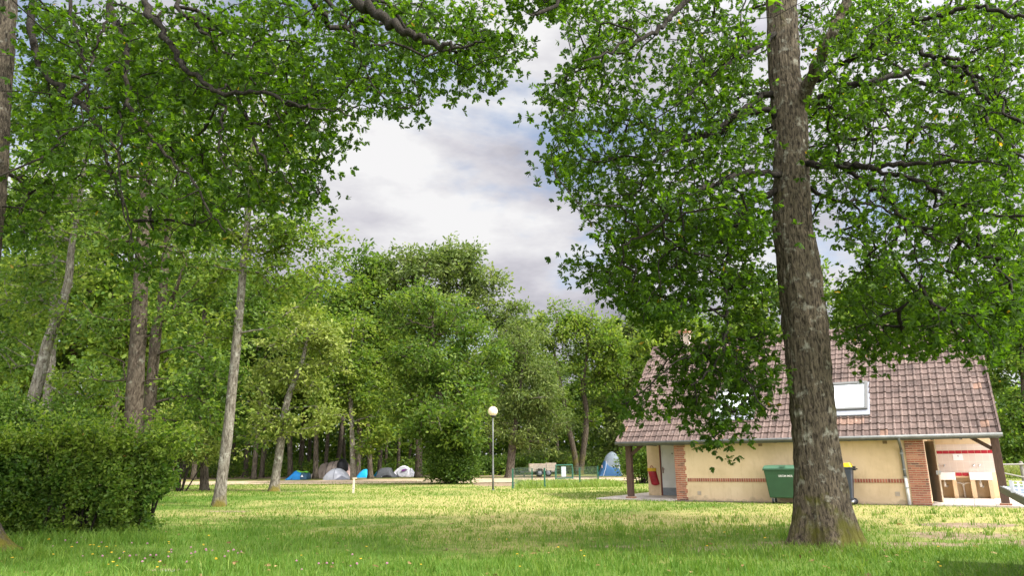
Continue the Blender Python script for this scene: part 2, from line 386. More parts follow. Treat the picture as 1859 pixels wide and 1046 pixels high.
def ellip_points(rg, lobes, n, shell=.5):
    """points in a union of ellipsoids (cx,cy,cz,rx,ry,rz), denser towards the skin"""
    vol = np.array([l[3] * l[4] * l[5] for l in lobes]) ** .8; cnt = rg.multinomial(n, vol / vol.sum()); out = []
    for l, c in zip(lobes, cnt):
        d = norm(rg.normal(size=(c, 3))); r = rg.uniform(0, 1, c) ** (1 / 3.0) * (1 - shell) + shell * rg.uniform(.6, 1.0, c)
        out.append(np.array(l[:3]) + d * r[:, None] * np.array(l[3:6]))
    return np.vstack(out)

def broken(rg, L3, k=6, f=(.34, .58)):
    """each lobe becomes a bunch of smaller flattish ones so that the outline is broken and gaps open"""
    out = []
    for l in L3:
        c, r = np.array(l[:3]), np.array(l[3:6])
        for i in range(k):
            d = norm(rg.normal(size=3)) * rg.uniform(.35, .82); s = rg.uniform(*f); out.append((*(c + d * r), *(r * s * np.array([1.05, 1.05, rg.uniform(.75, 1.0)]))))
    return out
def gaps(rg, pts, m, seed):
    """shake the outline and open hollows between the leaf masses"""
    w = np.stack([fbm(pts / (26 * m), seed + 40 + i, 2) - .5 for i in range(3)], 1); pts = pts + w * 46 * m
    h = fbm(pts / (15 * m), seed + 50, 2); t = np.quantile(h, .42); return pts[(h > t) | (rg.uniform(0, 1, len(pts)) < .08)]
def px_tree(name, label, cat, D, trunk_px, rads, lobes, ncl, per, lsize, leaf, bark, seed, crad=.55, tpl=None, group=None, limb_r=.012, ridge=.02,
            trunks=None, up=.55, depthk=1.0, base=None, sides=16, flat=.7, droop=.25, netw=.35, flare=(.55, .35, 4, 1.0), rmax=.16, shell=.5, dead=12):
    """a tree whose trunk and crown lobes are given as seen in the photograph at distance D; every lobe has real depth"""
    rg = np.random.default_rng(seed); m = pxm(D)
    b = gnd(trunk_px[0][0], 845) if base is None else base
    x0 = at(trunk_px[0][0], trunk_px[0][1], D); bz = float(gz(x0[0], D)); b = np.array([x0[0], D, bz])
    root = thing(name, b, label, cat, group)
    def line(tp, j=.0):
        P = np.array([at(px, py, D + (p[2] if len(p) > 2 else 0)) for p in tp for (px, py) in [p[:2]]]); P = P - b; return P
    tr = [(trunk_px, rads)] + (trunks or [])
    nodes, nr, ex = [], [], []
    for i, (tp, rd) in enumerate(tr):
        P = line(tp)
        if i == 0: P[0][2] = -.12
        S = smooth_pts(P, 6); R = np.interp(np.linspace(0, 1, len(S)), np.linspace(0, 1, len(rd)), rd); k0 = len(S) // 4
        nodes.append(S[k0:]); nr.append(R[k0:])
        if i: ex.append(tube_np(S, R, 10))
        else: P_main, R_main = P, rd
    nodes = np.vstack(nodes); nr = np.concatenate(nr)
    L3 = []
    for l in lobes:
        c = at(l[0], l[1], D + (l[4] if len(l) > 4 else 0)) - b; L3.append((c[0], c[1], c[2], l[2] * m, max(l[2], l[3]) * m * .85 * depthk, l[3] * m))
    B3 = broken(rg, L3); pts = np.vstack([ellip_points(rg, B3, int(ncl * .68), shell), ellip_points(rg, [(*l[:3], l[3] * .86, l[4] * .86, l[5] * .86) for l in L3], int(ncl * .42), .3)])
    pts = gaps(rg, pts, m, seed); pts = pts[pts[:, 2] > .25]
    cost = np.linalg.norm(nodes - nodes[0], axis=1) * .3
    par, order = grow_net(nodes, cost, pts, netw)
    V, Fl, Sz, rad = net_tubes(rg, nodes, nr, pts, par, order, limb_r, .5, 5, rmax)
    ex.append((V, Fl, Sz))
    trunk_mesh('trunk', P_main, R_main, M[bark], root, sides, ridge, flare, 10, seed, 12, ex)
    for q in range(dead):                       # bare branches showing at the skin of the crown
        mb = MB()
        i = int(rg.integers(len(pts))); p = pts[i]; d = p - np.array([nodes[-1][0], nodes[-1][1], p[2]]); d[1] -= .5 * np.linalg.norm(d); d = norm(d + rg.normal(size=3) * np.linalg.norm(d) * .45); ln = rg.uniform(20, 48) * m
        a = p - d * ln * .5; b1 = a + d * ln * .5 + rg.normal(size=3) * ln * .08; c1 = a + d * ln + rg.normal(size=3) * ln * .13; rr = .75 * m * rg.uniform(.6, 1.1)
        mb.tube(smooth_pts([a, b1, c1], 3), np.linspace(rr, rr * .25, 7), 4, False); e = b1 + norm(d + rg.normal(size=3) * .7) * ln * .4; mb.tube([b1, e], [rr * .5, rr * .2], 4, False)
        mb.build('bare_branch', M['bark_mid'], root)
    allp = np.vstack([nodes, pts]); dirs = pts - allp[par]
    v, f, s, r = spray_leaves(rg, pts, dirs, per, crad * rg.uniform(.5, 1.0, len(pts)), lsize, tpl or tpl_simple(), up, droop, min(1.0, flat * 1.1))
    link('crown', mesh_np('crown', v, f, s, {'rnd': r}), M[leaf], root)
    return root

def poly_sample(rg, poly, n):
    P = np.array(poly, float); lo, hi = P.min(0), P.max(0); out = []
    while sum(len(o) for o in out) < n:
        q = rg.uniform(lo, hi, (n * 2, 2)); x, y = q[:, 0], q[:, 1]; ins = np.zeros(len(q), bool); j = len(P) - 1
        for i in range(len(P)):
            xi, yi, xj, yj = P[i][0], P[i][1], P[j][0], P[j][1]
            with np.errstate(divide='ignore', invalid='ignore'):
                ins ^= ((yi > y) != (yj > y)) & (x < (xj - xi) * (y - yi) / (yj - yi + 1e-12) + xi)
            j = i
        out.append(q[ins])
    return np.vstack(out)[:n]
def poly_area(poly):
    P = np.array(poly, float); x, y = P[:, 0], P[:, 1]; return .5 * abs(np.dot(x, np.roll(y, 1)) - np.dot(y, np.roll(x, 1)))
# ------------------------------------------------------------------ ground
def lawn_dry(x, y):
    p = np.stack([x, y, np.zeros_like(x)], -1)
    n = fbm(p * .33, 5, 4); n2 = fbm(p * 1.3, 15, 3)
    prof = np.interp(y, [0, 11, 13.5, 15.5, 18, 24, 36, 46, 60, 80], [.20, .24, .36, .50, .62, .60, .56, .56, .55, .45])
    left = np.clip((-x - .12 * y) / 7.0, 0, 1); prof = prof - left * .22 * (y < 34)
    right = np.clip((x - 3) / 5.0, 0, 1) * (y > 11.5) * (y < 22); prof = prof + .18 * right
    return np.clip(prof + (n - .5) * .8 + (n2 - .5) * .16 - .20, 0, 1)
def lawn_dirt(x, y):
    p = np.stack([x, y, np.zeros_like(x)], -1); n = fbm(p * .9, 31, 4); d = np.zeros_like(x)
    def spot(cx, cy, rx, ry, s=1.0):
        q = ((x - cx) / rx) ** 2 + ((y - cy) / ry) ** 2; return s * np.clip(1.15 - q, 0, 1)
    for a in ((5.0, 12.1, 1.5, 1.0, .8), (3.6, 11.9, 1.4, .7, .5), (8.0, 13.5, 1.6, .9, .55), (8.9, 12.0, 1.1, .9, .9), (6.6, 12.3, 1.5, .5, .6), (9.5, 15.5, 1.2, .8, .9),
              (-8.7, 22.4, 1.0, .5, .6), (-4.7, 10.2, .4, .2, .6), (-11.6, 38.7, 2.0, .8, .6), (1.9, 12.6, 1.3, .5, .35)):
        d = np.maximum(d, spot(*a))
    # bare, trodden ground round the trailer and below the trees of the camp
    d = np.maximum(d, spot(-.8, 53, 2.6, 10, 1.2)); d = np.maximum(d, spot(3.5, 60, 5.5, 8, 1.2)); d = np.maximum(d, spot(9.0, 56, 5.0, 2.2, 1.0))
    d = np.maximum(d, spot(-9, 61.5, 7, 2.6, .8)); wood = np.clip((y - 64) / 6, 0, 1) * .75; d = np.maximum(d, wood * (x < 2))
    return np.clip(d * (.55 + 1.0 * n), 0, 1)
def build_ground():
    ys = np.concatenate([[-60, -25, -8, 0, 4], np.geomspace(6.5, 130, 230), np.geomspace(140, 2600, 16)])
    t = np.linspace(-1, 1, 181); t = np.sign(t) * (np.abs(t) ** 1.25)
    hw = np.maximum(.95 * np.abs(ys) + 5, 14); hw = np.where(ys > 138, ys * 1.6, hw); hw = np.where(ys < 5, 70, hw)
    X = hw[:, None] * t[None, :]; Y = np.repeat(ys[:, None], len(t), 1); Z = gz(X, Y) + (fbm(np.stack([X * .5, Y * .5, X * 0], -1), 77, 2) - .5) * .06 * (Y > 8) * (Y < 120)
    ny, nx = X.shape; i = np.arange(ny - 1)[:, None] * nx + np.arange(nx - 1)[None, :]
    q = np.stack([i, i + 1, i + nx + 1, i + nx], -1).reshape(-1)
    me = mesh_np('lawn', np.stack([X, Y, Z], -1).reshape(-1, 3), q, np.full((ny - 1) * (nx - 1), 4), {'dry': lawn_dry(X, Y).ravel(), 'dirt': lawn_dirt(X, Y).ravel()}, True)
    m, nt, b = mat_new('lawn'); v = objvec(nt)
    n1 = noise_node(nt, 2.2, 8, .7, v); n2 = noise_node(nt, 22, 5, .7, v)
    g = ramp(nt, n2.outputs[0], [(.3, (.05, .09, .012)), (.55, (.09, .145, .022)), (.75, (.13, .18, .035))])
    s = ramp(nt, n2.outputs[0], [(.3, (.18, .16, .05)), (.55, (.30, .27, .10)), (.75, (.40, .355, .15))])
    ad = nt.nodes.new('ShaderNodeMath'); ad.operation = 'ADD'; nt.links.new(attr(nt, 'dry'), ad.inputs[0]); nt.links.new(n1.outputs[0], ad.inputs[1])
    f1 = ramp(nt, ad.outputs[0], [(.6, (0, 0, 0)), (1.35, (1, 1, 1))])
    col = mixrgb(nt, f1.outputs[0], g.outputs[0], s.outputs[0])
    e = ramp(nt, n1.outputs[0], [(.3, (.12, .085, .052)), (.5, (.21, .155, .10)), (.7, (.31, .24, .16))])
    ad2 = nt.nodes.new('ShaderNodeMath'); ad2.operation = 'ADD'; nt.links.new(attr(nt, 'dirt'), ad2.inputs[0]); nt.links.new(n1.outputs[0], ad2.inputs[1])
    f2 = ramp(nt, ad2.outputs[0], [(.82, (0, 0, 0)), (1.05, (1, 1, 1))])
    col = mixrgb(nt, f2.outputs[0], col, e.outputs[0]); nt.links.new(col, b.inputs['Base Color']); b.inputs['Roughness'].default_value = .95; b.inputs['Specular IOR Level'].default_value = .1
    bump(nt, b, n2.outputs[0], .5, .04)
    tag(link('lawn', me, m), kind='structure')
build_ground()
def build_track():
    rg = np.random.default_rng(4); xs = np.linspace(-46, 12.5, 110); V, Fq = [], []
    for i, x in enumerate(xs):
        yc = 57.0 + .6 * math.sin(x * .11) - .012 * (x + 10) ** 2 * .15; w = 3.2 + .7 * math.sin(x * .23 + 1) + 2.0 * max(0, min(1, (x + 19) / 5)) * max(0, min(1, (3 - x) / 4))
        for k, t in enumerate((-1, -.5, 0, .5, 1)):
            y = yc + w * t + rg.normal() * .28 * (abs(t) == 1); V.append((x, y, float(gz(x, y)) + .034))
    for i in range(len(xs) - 1):
        for k in range(4): a = i * 5 + k; Fq.append((a, a + 5, a + 6, a + 1))
    me = bpy.data.meshes.new('dirt_track'); me.from_pydata(V, [], Fq)
    m, nt, b = mat_new('sandy track'); v = objvec(nt); n = noise_node(nt, 1.4, 7, .65, v); n2 = noise_node(nt, 14, 4, .7, v)
    c = ramp(nt, n.outputs[0], [(.3, (.25, .18, .105)), (.5, (.36, .27, .175)), (.7, (.45, .355, .24))]); g = ramp(nt, n2.outputs[0], [(.57, (0, 0, 0)), (.68, (1, 1, 1))])
    nt.links.new(mixrgb(nt, g.outputs[0], c.outputs[0], (.22, .20, .07)), b.inputs['Base Color']); b.inputs['Roughness'].default_value = .95; bump(nt, b, n2.outputs[0], .5, .03)
    tag(link('dirt_track', me, m), kind='structure')
build_track()

# ------------------------------------------------------------------ grass
def build_grass():
    rg = np.random.default_rng(21); P = []
    for (y0, y1, dens) in ((8.2, 11.5, 640), (11.5, 16, 330), (16, 24, 130), (24, 40, 70), (40, 56, 26)):
        hw = .80 * y1 + 1; n = int(dens * (y1 - y0) * 2 * hw * .8); y = rg.uniform(y0, y1, n); x = rg.uniform(-1, 1, n) * hw
        k = np.abs(x) < .78 * y + .6; P.append(np.stack([x[k], y[k]], 1))
    P = np.vstack(P); x, y = P[:, 0], P[:, 1]; dry = lawn_dry(x, y); dirt = lawn_dirt(x, y)
    clump = fbm(np.stack([x * 1.7, y * 1.7, x * 0], -1), 41, 3)
    keep = (rg.uniform(0, 1, len(x)) > np.clip(dirt * 1.25, 0, .95)) & (rg.uniform(0, 1, len(x)) < .45 + clump)
    hs = loc_house(x, y); keep &= ~((hs[0] > -3.3) & (hs[0] < 12.2) & (hs[1] > -.45) & (hs[1] < 9.5))
    x, y, dry, clump = x[keep], y[keep], dry[keep], clump[keep]; n = len(x)
    h = (.045 + .075 * clump) * rg.uniform(.55, 1.35, n) * np.interp(dry, [0, .5, 1], [1.0, .8, .55]) * np.interp(y, [8, 16, 40, 56], [1.0, .85, .8, .9])
    tall = (rg.uniform(0, 1, n) < .012); h = np.where(tall, h * 2.1, h)
    w = .0042 * rg.uniform(.7, 1.4, n) * np.interp(y, [8, 12, 16, 24, 40, 56], [1.0, 1.2, 1.6, 2.3, 3.6, 5])
    rn = np.clip(dry * .78 + rg.normal(size=n) * np.interp(y, [9, 20, 40], [.17, .13, .09]), 0, 1)
    # long grass at the hedge foot, inside the mesh fence, at tree feet
    ex = []
    def patch(k, fx, fy, hh, d0, ww): ex.append((fx, fy, hh, np.clip(d0 + rg.normal(size=k) * .15, 0, 1), np.full(k, ww)))
    k = 2600; fx = rg.uniform(-11.5, -6.6, k); fy = np.interp(fx, [-11.5, -7], [13.3, 14.1]) - np.abs(rg.normal(size=k)) * .55; patch(k, fx, fy, rg.uniform(.1, .30, k), .12, .006)
    k = 9000; fx = rg.uniform(.1, 6.2, k); fy = 40.6 + (fx * .32) + rg.uniform(-1.2, 9.5, k) ; patch(k, fx, fy, rg.uniform(.06, .55, k) ** 1.0 * (.35 + 1.0 * fbm(np.stack([fx * .9, fy * .6, fx * 0], 1), 12, 2)) * np.interp(fy, [39, 42, 46, 52], [.5, .9, .8, .4]), .5, .021)
    k = 2500; fx = rg.normal(size=k) * 1.0 + 4.75; fy = rg.normal(size=k) * .5 + 11.3; patch(k, fx, fy, rg.uniform(.05, .16, k), .3, .005)
    k = 5000; fx = rg.uniform(22, 60, k); fy = rg.uniform(52, 64, k); patch(k, fx, fy, rg.uniform(.4, .9, k), .75, .05)
    for q in range(420):                                    # weeds and coarser tufts
        cy = rg.uniform(8.6, 19); cx = rg.uniform(-.72, .72) * cy; k = int(rg.integers(10, 30)); sp = rg.uniform(.03, .11); patch(k, cx + rg.normal(size=k) * sp, cy + rg.normal(size=k) * sp, rg.uniform(.05, .17, k) * rg.uniform(.7, 1.3), rg.uniform(.0, .35), .0065)
    k = 1500; fx = rg.uniform(-9.4, -7, k); fy = 11.6 + rg.normal(size=k) * .4; patch(k, fx, fy, rg.uniform(.06, .2, k), .2, .006)
    x = np.concatenate([x] + [e[0] for e in ex]); y = np.concatenate([y] + [e[1] for e in ex]); h = np.concatenate([h] + [e[2] for e in ex]); rn = np.concatenate([rn] + [e[3] for e in ex]); w = np.concatenate([w] + [e[4] for e in ex])
    n = len(x); a = rg.uniform(0, 2 * math.pi, n); lean = rg.uniform(.15, .95, n) * h; b = rg.uniform(0, 2 * math.pi, n)
    z = gz(x, y) - .02; base = np.stack([x, y, z], 1); s = np.stack([np.cos(a), np.sin(a), a * 0], 1) * w[:, None]; d = np.stack([np.cos(b), np.sin(b), b * 0], 1)
    mid = base + d * (lean * .3)[:, None] + np.array([0, 0, 1]) * (h * .6 + .02)[:, None]; tip = base + d * lean[:, None] + np.array([0, 0, 1]) * (h + .02)[:, None]
    V = np.stack([base - s, base + s, mid + s * .75, mid - s * .75, tip], 1).reshape(-1, 3)
    fl = (np.arange(n)[:, None] * 5 + np.array([0, 1, 2, 3, 3, 2, 4])[None, :]).ravel(); sz = np.tile([4, 3], n)
    m = leaf_mat('grass blade', (.075, .155, .018), (.165, .235, .038), (.36, .35, .14), .35, (1.5, 1.6, .8), .5)
    o = link('grass', mesh_np('grass', V, fl, sz, {'rnd': np.repeat(rn * .9, 5)}), m)
    tag(o, 'short lawn grass, green in the shade and straw yellow in the open', 'grass', kind='stuff')

def leaf_litter():
    rg = np.random.default_rng(66); n = 1500; y = rg.uniform(8.5, 22, n); x = rg.uniform(-.74, .74, n) * y; k = rg.uniform(0, 1, n) < .35 + .65 * np.exp(-((x - 5) ** 2 + (y - 12) ** 2) / 9); x, y = x[k], y[k]; n = len(x)
    pos = np.stack([x, y, .025 + .03 * rg.uniform(0, 1, n)], 1); nr = norm(rg.normal(size=(n, 3)) * .5 + np.array([0, 0, 1])); v, f, s, r = leaves_arrays(pos, rg.normal(size=(n, 3)) * np.array([1, 1, .15]), nr, .085 * rg.uniform(.6, 1.2, n), rg.uniform(0, .9, n), tpl_oak())
    tag(link('leaf_litter', mesh_np('leaf_litter', v, f, s, {'rnd': r}), leaf_mat('dead leaf', (.07, .04, .016), (.17, .10, .04), (.30, .20, .09), .1)), 'brown fallen oak leaves lying in the lawn', 'fallen leaves', kind='stuff')
leaf_litter()
# ------------------------------------------------------------------ the two near oaks
LIMB_NEAR = .85
def mpp(px, py, Y): return float((at(px, py, Y) - ORG) @ _f) / F
def near_oak(name, label, D, trunk_px, limbs, zones, seed, group=None, tri_leaf=True, flare=None, twig_r=.0042, bk='bark'):
    rg = np.random.default_rng(seed); b0 = at(trunk_px[0][0], trunk_px[0][1], D); b = np.array([b0[0], D, 0.0])
    root = thing(name, b, label, 'tree', group)
    P = np.array([at(p[0], p[1], D + (p[3] if len(p) > 3 else 0)) for p in trunk_px]) - b; P[0][2] = -.15
    R = [p[2] * mpp(p[0], p[1], D) * .45 for p in trunk_px]
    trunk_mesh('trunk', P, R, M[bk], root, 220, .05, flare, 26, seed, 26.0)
    S = smooth_pts(P, 8); Rs = np.interp(np.linspace(0, 1, len(S)), np.linspace(0, 1, len(R)), R); k0 = len(S) // 2
    nodes, nr = [S[k0:]], [Rs[k0:]]
    for lb in limbs:
        pts = np.array([at(q[0], q[1], D + q[2] - LIMB_NEAR * min(1, i / 2)) for i, q in enumerate(lb['p'])]) - b; Q = smooth_pts(pts, 6)
        Q[1:-1] += rg.normal(size=(len(Q) - 2, 3)) * .025
        rd = .68 * np.interp(np.linspace(0, 1, len(Q)), [0, 1], lb['r'])
        v, f, s = tube_np(Q, rd * (1 + .1 * rg.normal(size=len(Q)).clip(-1.5, 1.5)), 9); nodes.append(Q); nr.append(rd)
        link('limb', mesh_np('limb', v, f, s, smooth=True), M[lb.get('m', 'twig')], root)
    nodes = np.vstack(nodes); nr = np.concatenate(nr); la, pa = [], []
    for zn in zones:
        n = zn['n']; q = poly_sample(rg, zn['poly'], int(n * 1.5)); dep = rg.uniform(zn['d'][0], zn['d'][1], len(q))
        tx = np.interp(q[:, 1], [p[1] for p in trunk_px][::-1], [p[0] for p in trunk_px][::-1]); tw = np.interp(q[:, 1], [p[1] for p in trunk_px][::-1], [p[2] for p in trunk_px][::-1])
        kk = ~((np.abs(q[:, 0] - tx) < tw * .5 + 24) & (dep < .7)); q, dep = q[kk], dep[kk]; n = min(n, int(len(q) * .75))
        w = at_many(q, D + dep) - b
        cl = fbm(w * .75 + seed, seed + 3, 2); k = np.argsort(-(cl + rg.uniform(0, .22, len(cl))))[:n]; w = w[k]
        zn['pts'] = w; pa.append(w)
    pts = np.vstack(pa); cost = np.linalg.norm(nodes - nodes[0], axis=1) * .25
    par, order = grow_net(nodes, cost, pts, .25)
    V, Fl, Sz, rad = net_tubes(rg, nodes, nr, pts, par, order, twig_r, .48, 5, .07)
    link('twigs', mesh_np('twigs', V, Fl, Sz, smooth=True), M['twig'], root)
    allp = np.vstack([nodes, pts]); dirs = pts - allp[par]; i = 0; oak = tpl_oak(); simp = tpl_simple(); arr = []; arr2 = []
    for zn in zones:
        n = len(zn['pts']); dd = dirs[i:i + n]; i += n
        if zn.get('far'): arr2.append(spray_leaves(rg, zn['pts'], dd, zn['per'], zn['rad'], zn['size'], simp, .8, .22, .6))
        else: arr.append(rosette_leaves(rg, zn['pts'], dd, 5, 8, zn.get('rad', .21), zn.get('size', .096), oak, .5))
    v, f, s, r = join_arrays(arr + arr2); link('crown', mesh_np('crown', v, f, s, {'rnd': r}), M['oak_leaf'], root)
    return root
def at_many(q, Y):
    d = _f[None, :] + _r[None, :] * ((q[:, 0] - CX) / F)[:, None] - _u[None, :] * ((q[:, 1] - CY) / F)[:, None]
    return ORG[None, :] + d * (Y / d[:, 1])[:, None]

near_oak('oak_tree', 'big oak with thick furrowed trunk and mossy foot, in front of the tiled house', 12.25,
    [(1499, 992, 122), (1490, 900, 106), (1480, 800, 93), (1473, 711, 92), (1458, 560, 93), (1446, 460, 88), (1438, 400, 82), (1435, 220, 75), (1424, 130, 66), (1418, 0, 62), (1405, -200, 55), (1385, -480, 40)],
    [dict(p=[(1448, 205, 0), (1478, 130, -.25), (1505, 70, -.4), (1532, 20, -.5), (1548, -60, -.7), (1590, -250, -1)], r=[.19, .09], m='bark'),
     dict(p=[(1470, 150, 0), (1525, 119, -.3), (1569, 92, -.6), (1613, 75, -.9), (1661, 40, -1.2), (1705, 26, -1.5), (1763, 9, -1.8), (1820, 22, -2), (1900, 40, -2.3)], r=[.085, .035]),
     dict(p=[(1613, 75, -.9), (1653, 84, -1.0), (1697, 101, -1.1), (1741, 110, -1.3), (1763, 136, -1.4), (1776, 167, -1.5), (1807, 189, -1.7), (1859, 224, -2), (1940, 260, -2.3)], r=[.06, .03]),
     dict(p=[(1450, 200, 0), (1512, 167, .2), (1565, 150, .3), (1609, 141, .4), (1661, 128, .5), (1705, 117, .6), (1745, 123, .7), (1800, 150, .9)], r=[.11, .05]),
     dict(p=[(1653, 143, .5), (1697, 158, .2), (1732, 172, 0), (1763, 189, -.3), (1802, 229, -.6), (1859, 286, -1), (1930, 330, -1.2)], r=[.06, .03]),
     dict(p=[(1445, 297, 0), (1525, 299, -.6), (1582, 303, -.9), (1644, 297, -1.1), (1732, 295, -1.5), (1793, 293, -1.8)], r=[.10, .025]),
     dict(p=[(1582, 306, -.9), (1644, 321, -.9), (1688, 339, -1.0), (1723, 361, -1.1), (1776, 387, -1.2), (1859, 392, -1.5)], r=[.065, .03]),
     dict(p=[(1525, 303, -.6), (1569, 330, -.9), (1609, 361, -1.1), (1644, 396, -1.3), (1697, 435, -1.5)], r=[.06, .028]),
     dict(p=[(1604, 339, -1), (1626, 378, -.8), (1644, 413, -.7), (1661, 460, -.6), (1672, 520, -.6)], r=[.045, .015]),
     dict(p=[(1450, 318, 0), (1494, 356, .5), (1534, 365, .8), (1591, 374, 1.2), (1640, 400, 1.5)], r=[.06, .025]),
     dict(p=[(1450, 185, 0), (1494, 189, .5), (1525, 204, 1.0), (1560, 224, 1.5), (1620, 240, 2.4)], r=[.07, .03]),
     dict(p=[(1415, 160, 0), (1362, 189, .3), (1327, 215, .2), (1287, 237, 0), (1257, 242, -.2), (1235, 255, -.4), (1180, 300, -.8)], r=[.09, .018]),
     dict(p=[(1425, 222, 0), (1380, 198, .3), (1336, 215, .5), (1309, 237, .6), (1248, 255, .7), (1205, 245, .8), (1173, 229, .9), (1147, 224, .9), (1111, 198, .9), (1072, 176, .8), (1032, 163, .7)], r=[.10, .016]),
     dict(p=[(1415, 60, 0), (1380, 82, -.2), (1340, 101, -.5), (1305, 128, -.9), (1279, 150, -1.2), (1248, 176, -1.6)], r=[.07, .03]),
     dict(p=[(1430, 318, 0), (1349, 314, -.5), (1305, 330, -.8), (1270, 347, -1.0), (1226, 378, -1.2), (1186, 418, -1.4), (1130, 445, -1.5)], r=[.085, .02]),
     dict(p=[(1430, 330, 0), (1380, 361, .2), (1345, 387, .4), (1327, 440, .5), (1318, 500, .4), (1316, 560, .2), (1316, 610, 0), (1300, 660, -.2), (1255, 700, -.3)], r=[.09, .02]),
     dict(p=[(1380, 364, .2), (1314, 387, 1.2), (1283, 409, 1.7), (1226, 440, 2.4), (1180, 500, 2.8)], r=[.06, .02]),
     dict(p=[(1316, 610, 0), (1281, 640, -.2), (1234, 654, -.4), (1190, 690, -.5)], r=[.028, .012]),
     dict(p=[(1316, 600, 0), (1338, 660, -.3), (1374, 724, -.5), (1395, 760, -.6)], r=[.028, .012]),
     dict(p=[(1418, -60, 0), (1330, -60, -1.0), (1248, 0, -1.6), (1213, 35, -1.9), (1177, 66, -2.2), (1133, 81, -2.5), (1060, 110, -2.9)], r=[.09, .02]),
     dict(p=[(1410, -150, 0), (1250, -160, -2), (1100, -90, -3), (1000, 10, -3.6), (960, 25, -3.8)], r=[.11, .016])],
    [dict(poly=[(1030, 0), (1000, 30), (1040, 75), (1062, 95), (1010, 130), (972, 178), (962, 200), (1000, 228), (1008, 262), (975, 285), (968, 312), (1012, 332), (1042, 348), (1032, 378), (1048, 398), (1080, 425), (1130, 415), (1400, 420), (1400, 0)], n=900, d=(-3.2, 3.6), per=30),
     dict(poly=[(1080, 425), (1108, 440), (1062, 462), (1015, 482), (1045, 505), (1095, 535), (1135, 565), (1170, 590), (1215, 588), (1280, 560), (1330, 540), (1400, 520), (1400, 400), (1130, 400)], n=400, d=(-2.2, 2.4), per=30),
     dict(poly=[(1290, 520), (1410, 500), (1424, 640), (1400, 650), (1290, 620)], n=70, d=(-1.0, 1.2), per=28),
     dict(poly=[(1195, 640), (1260, 625), (1400, 620), (1424, 690), (1420, 770), (1385, 745), (1345, 745), (1330, 790), (1300, 835), (1288, 790), (1265, 765), (1195, 745), (1140, 775), (1118, 735), (1165, 705)], n=215, d=(-1.3, .9), per=28),
     dict(poly=[(1480, 0), (1859, 0), (1859, 560), (1790, 655), (1745, 615), (1640, 600), (1600, 560), (1570, 470), (1520, 430), (1480, 430)], n=1350, d=(-3.0, 4.2), per=30),
     dict(poly=[(1500, 545), (1570, 480), (1660, 600), (1640, 640), (1600, 640), (1565, 665), (1515, 600)], n=95, d=(-1.5, 1.0), per=28),
     dict(poly=[(1640, 590), (1859, 500), (1859, 590), (1790, 660), (1745, 618), (1700, 635), (1650, 640)], n=170, d=(-2.2, 1.4), per=28),
     dict(poly=[(890, -60), (1030, -60), (1030, 10), (1000, 45), (985, 20), (960, 40), (935, 5)], n=60, d=(-4.4, -3.2), per=26),
     dict(poly=[(1390, 0), (1480, 0), (1480, 430), (1390, 430)], n=190, d=(.9, 4.0), per=28),
     dict(poly=[(980, -900), (2000, -900), (2300, 100), (2100, 520), (1870, 520), (1862, -5), (1000, -5)], n=300, d=(-4.0, 4.5), per=13, size=.2, rad=.42, far=True)],
    7, flare=(.52, .40, 5, 2.2))

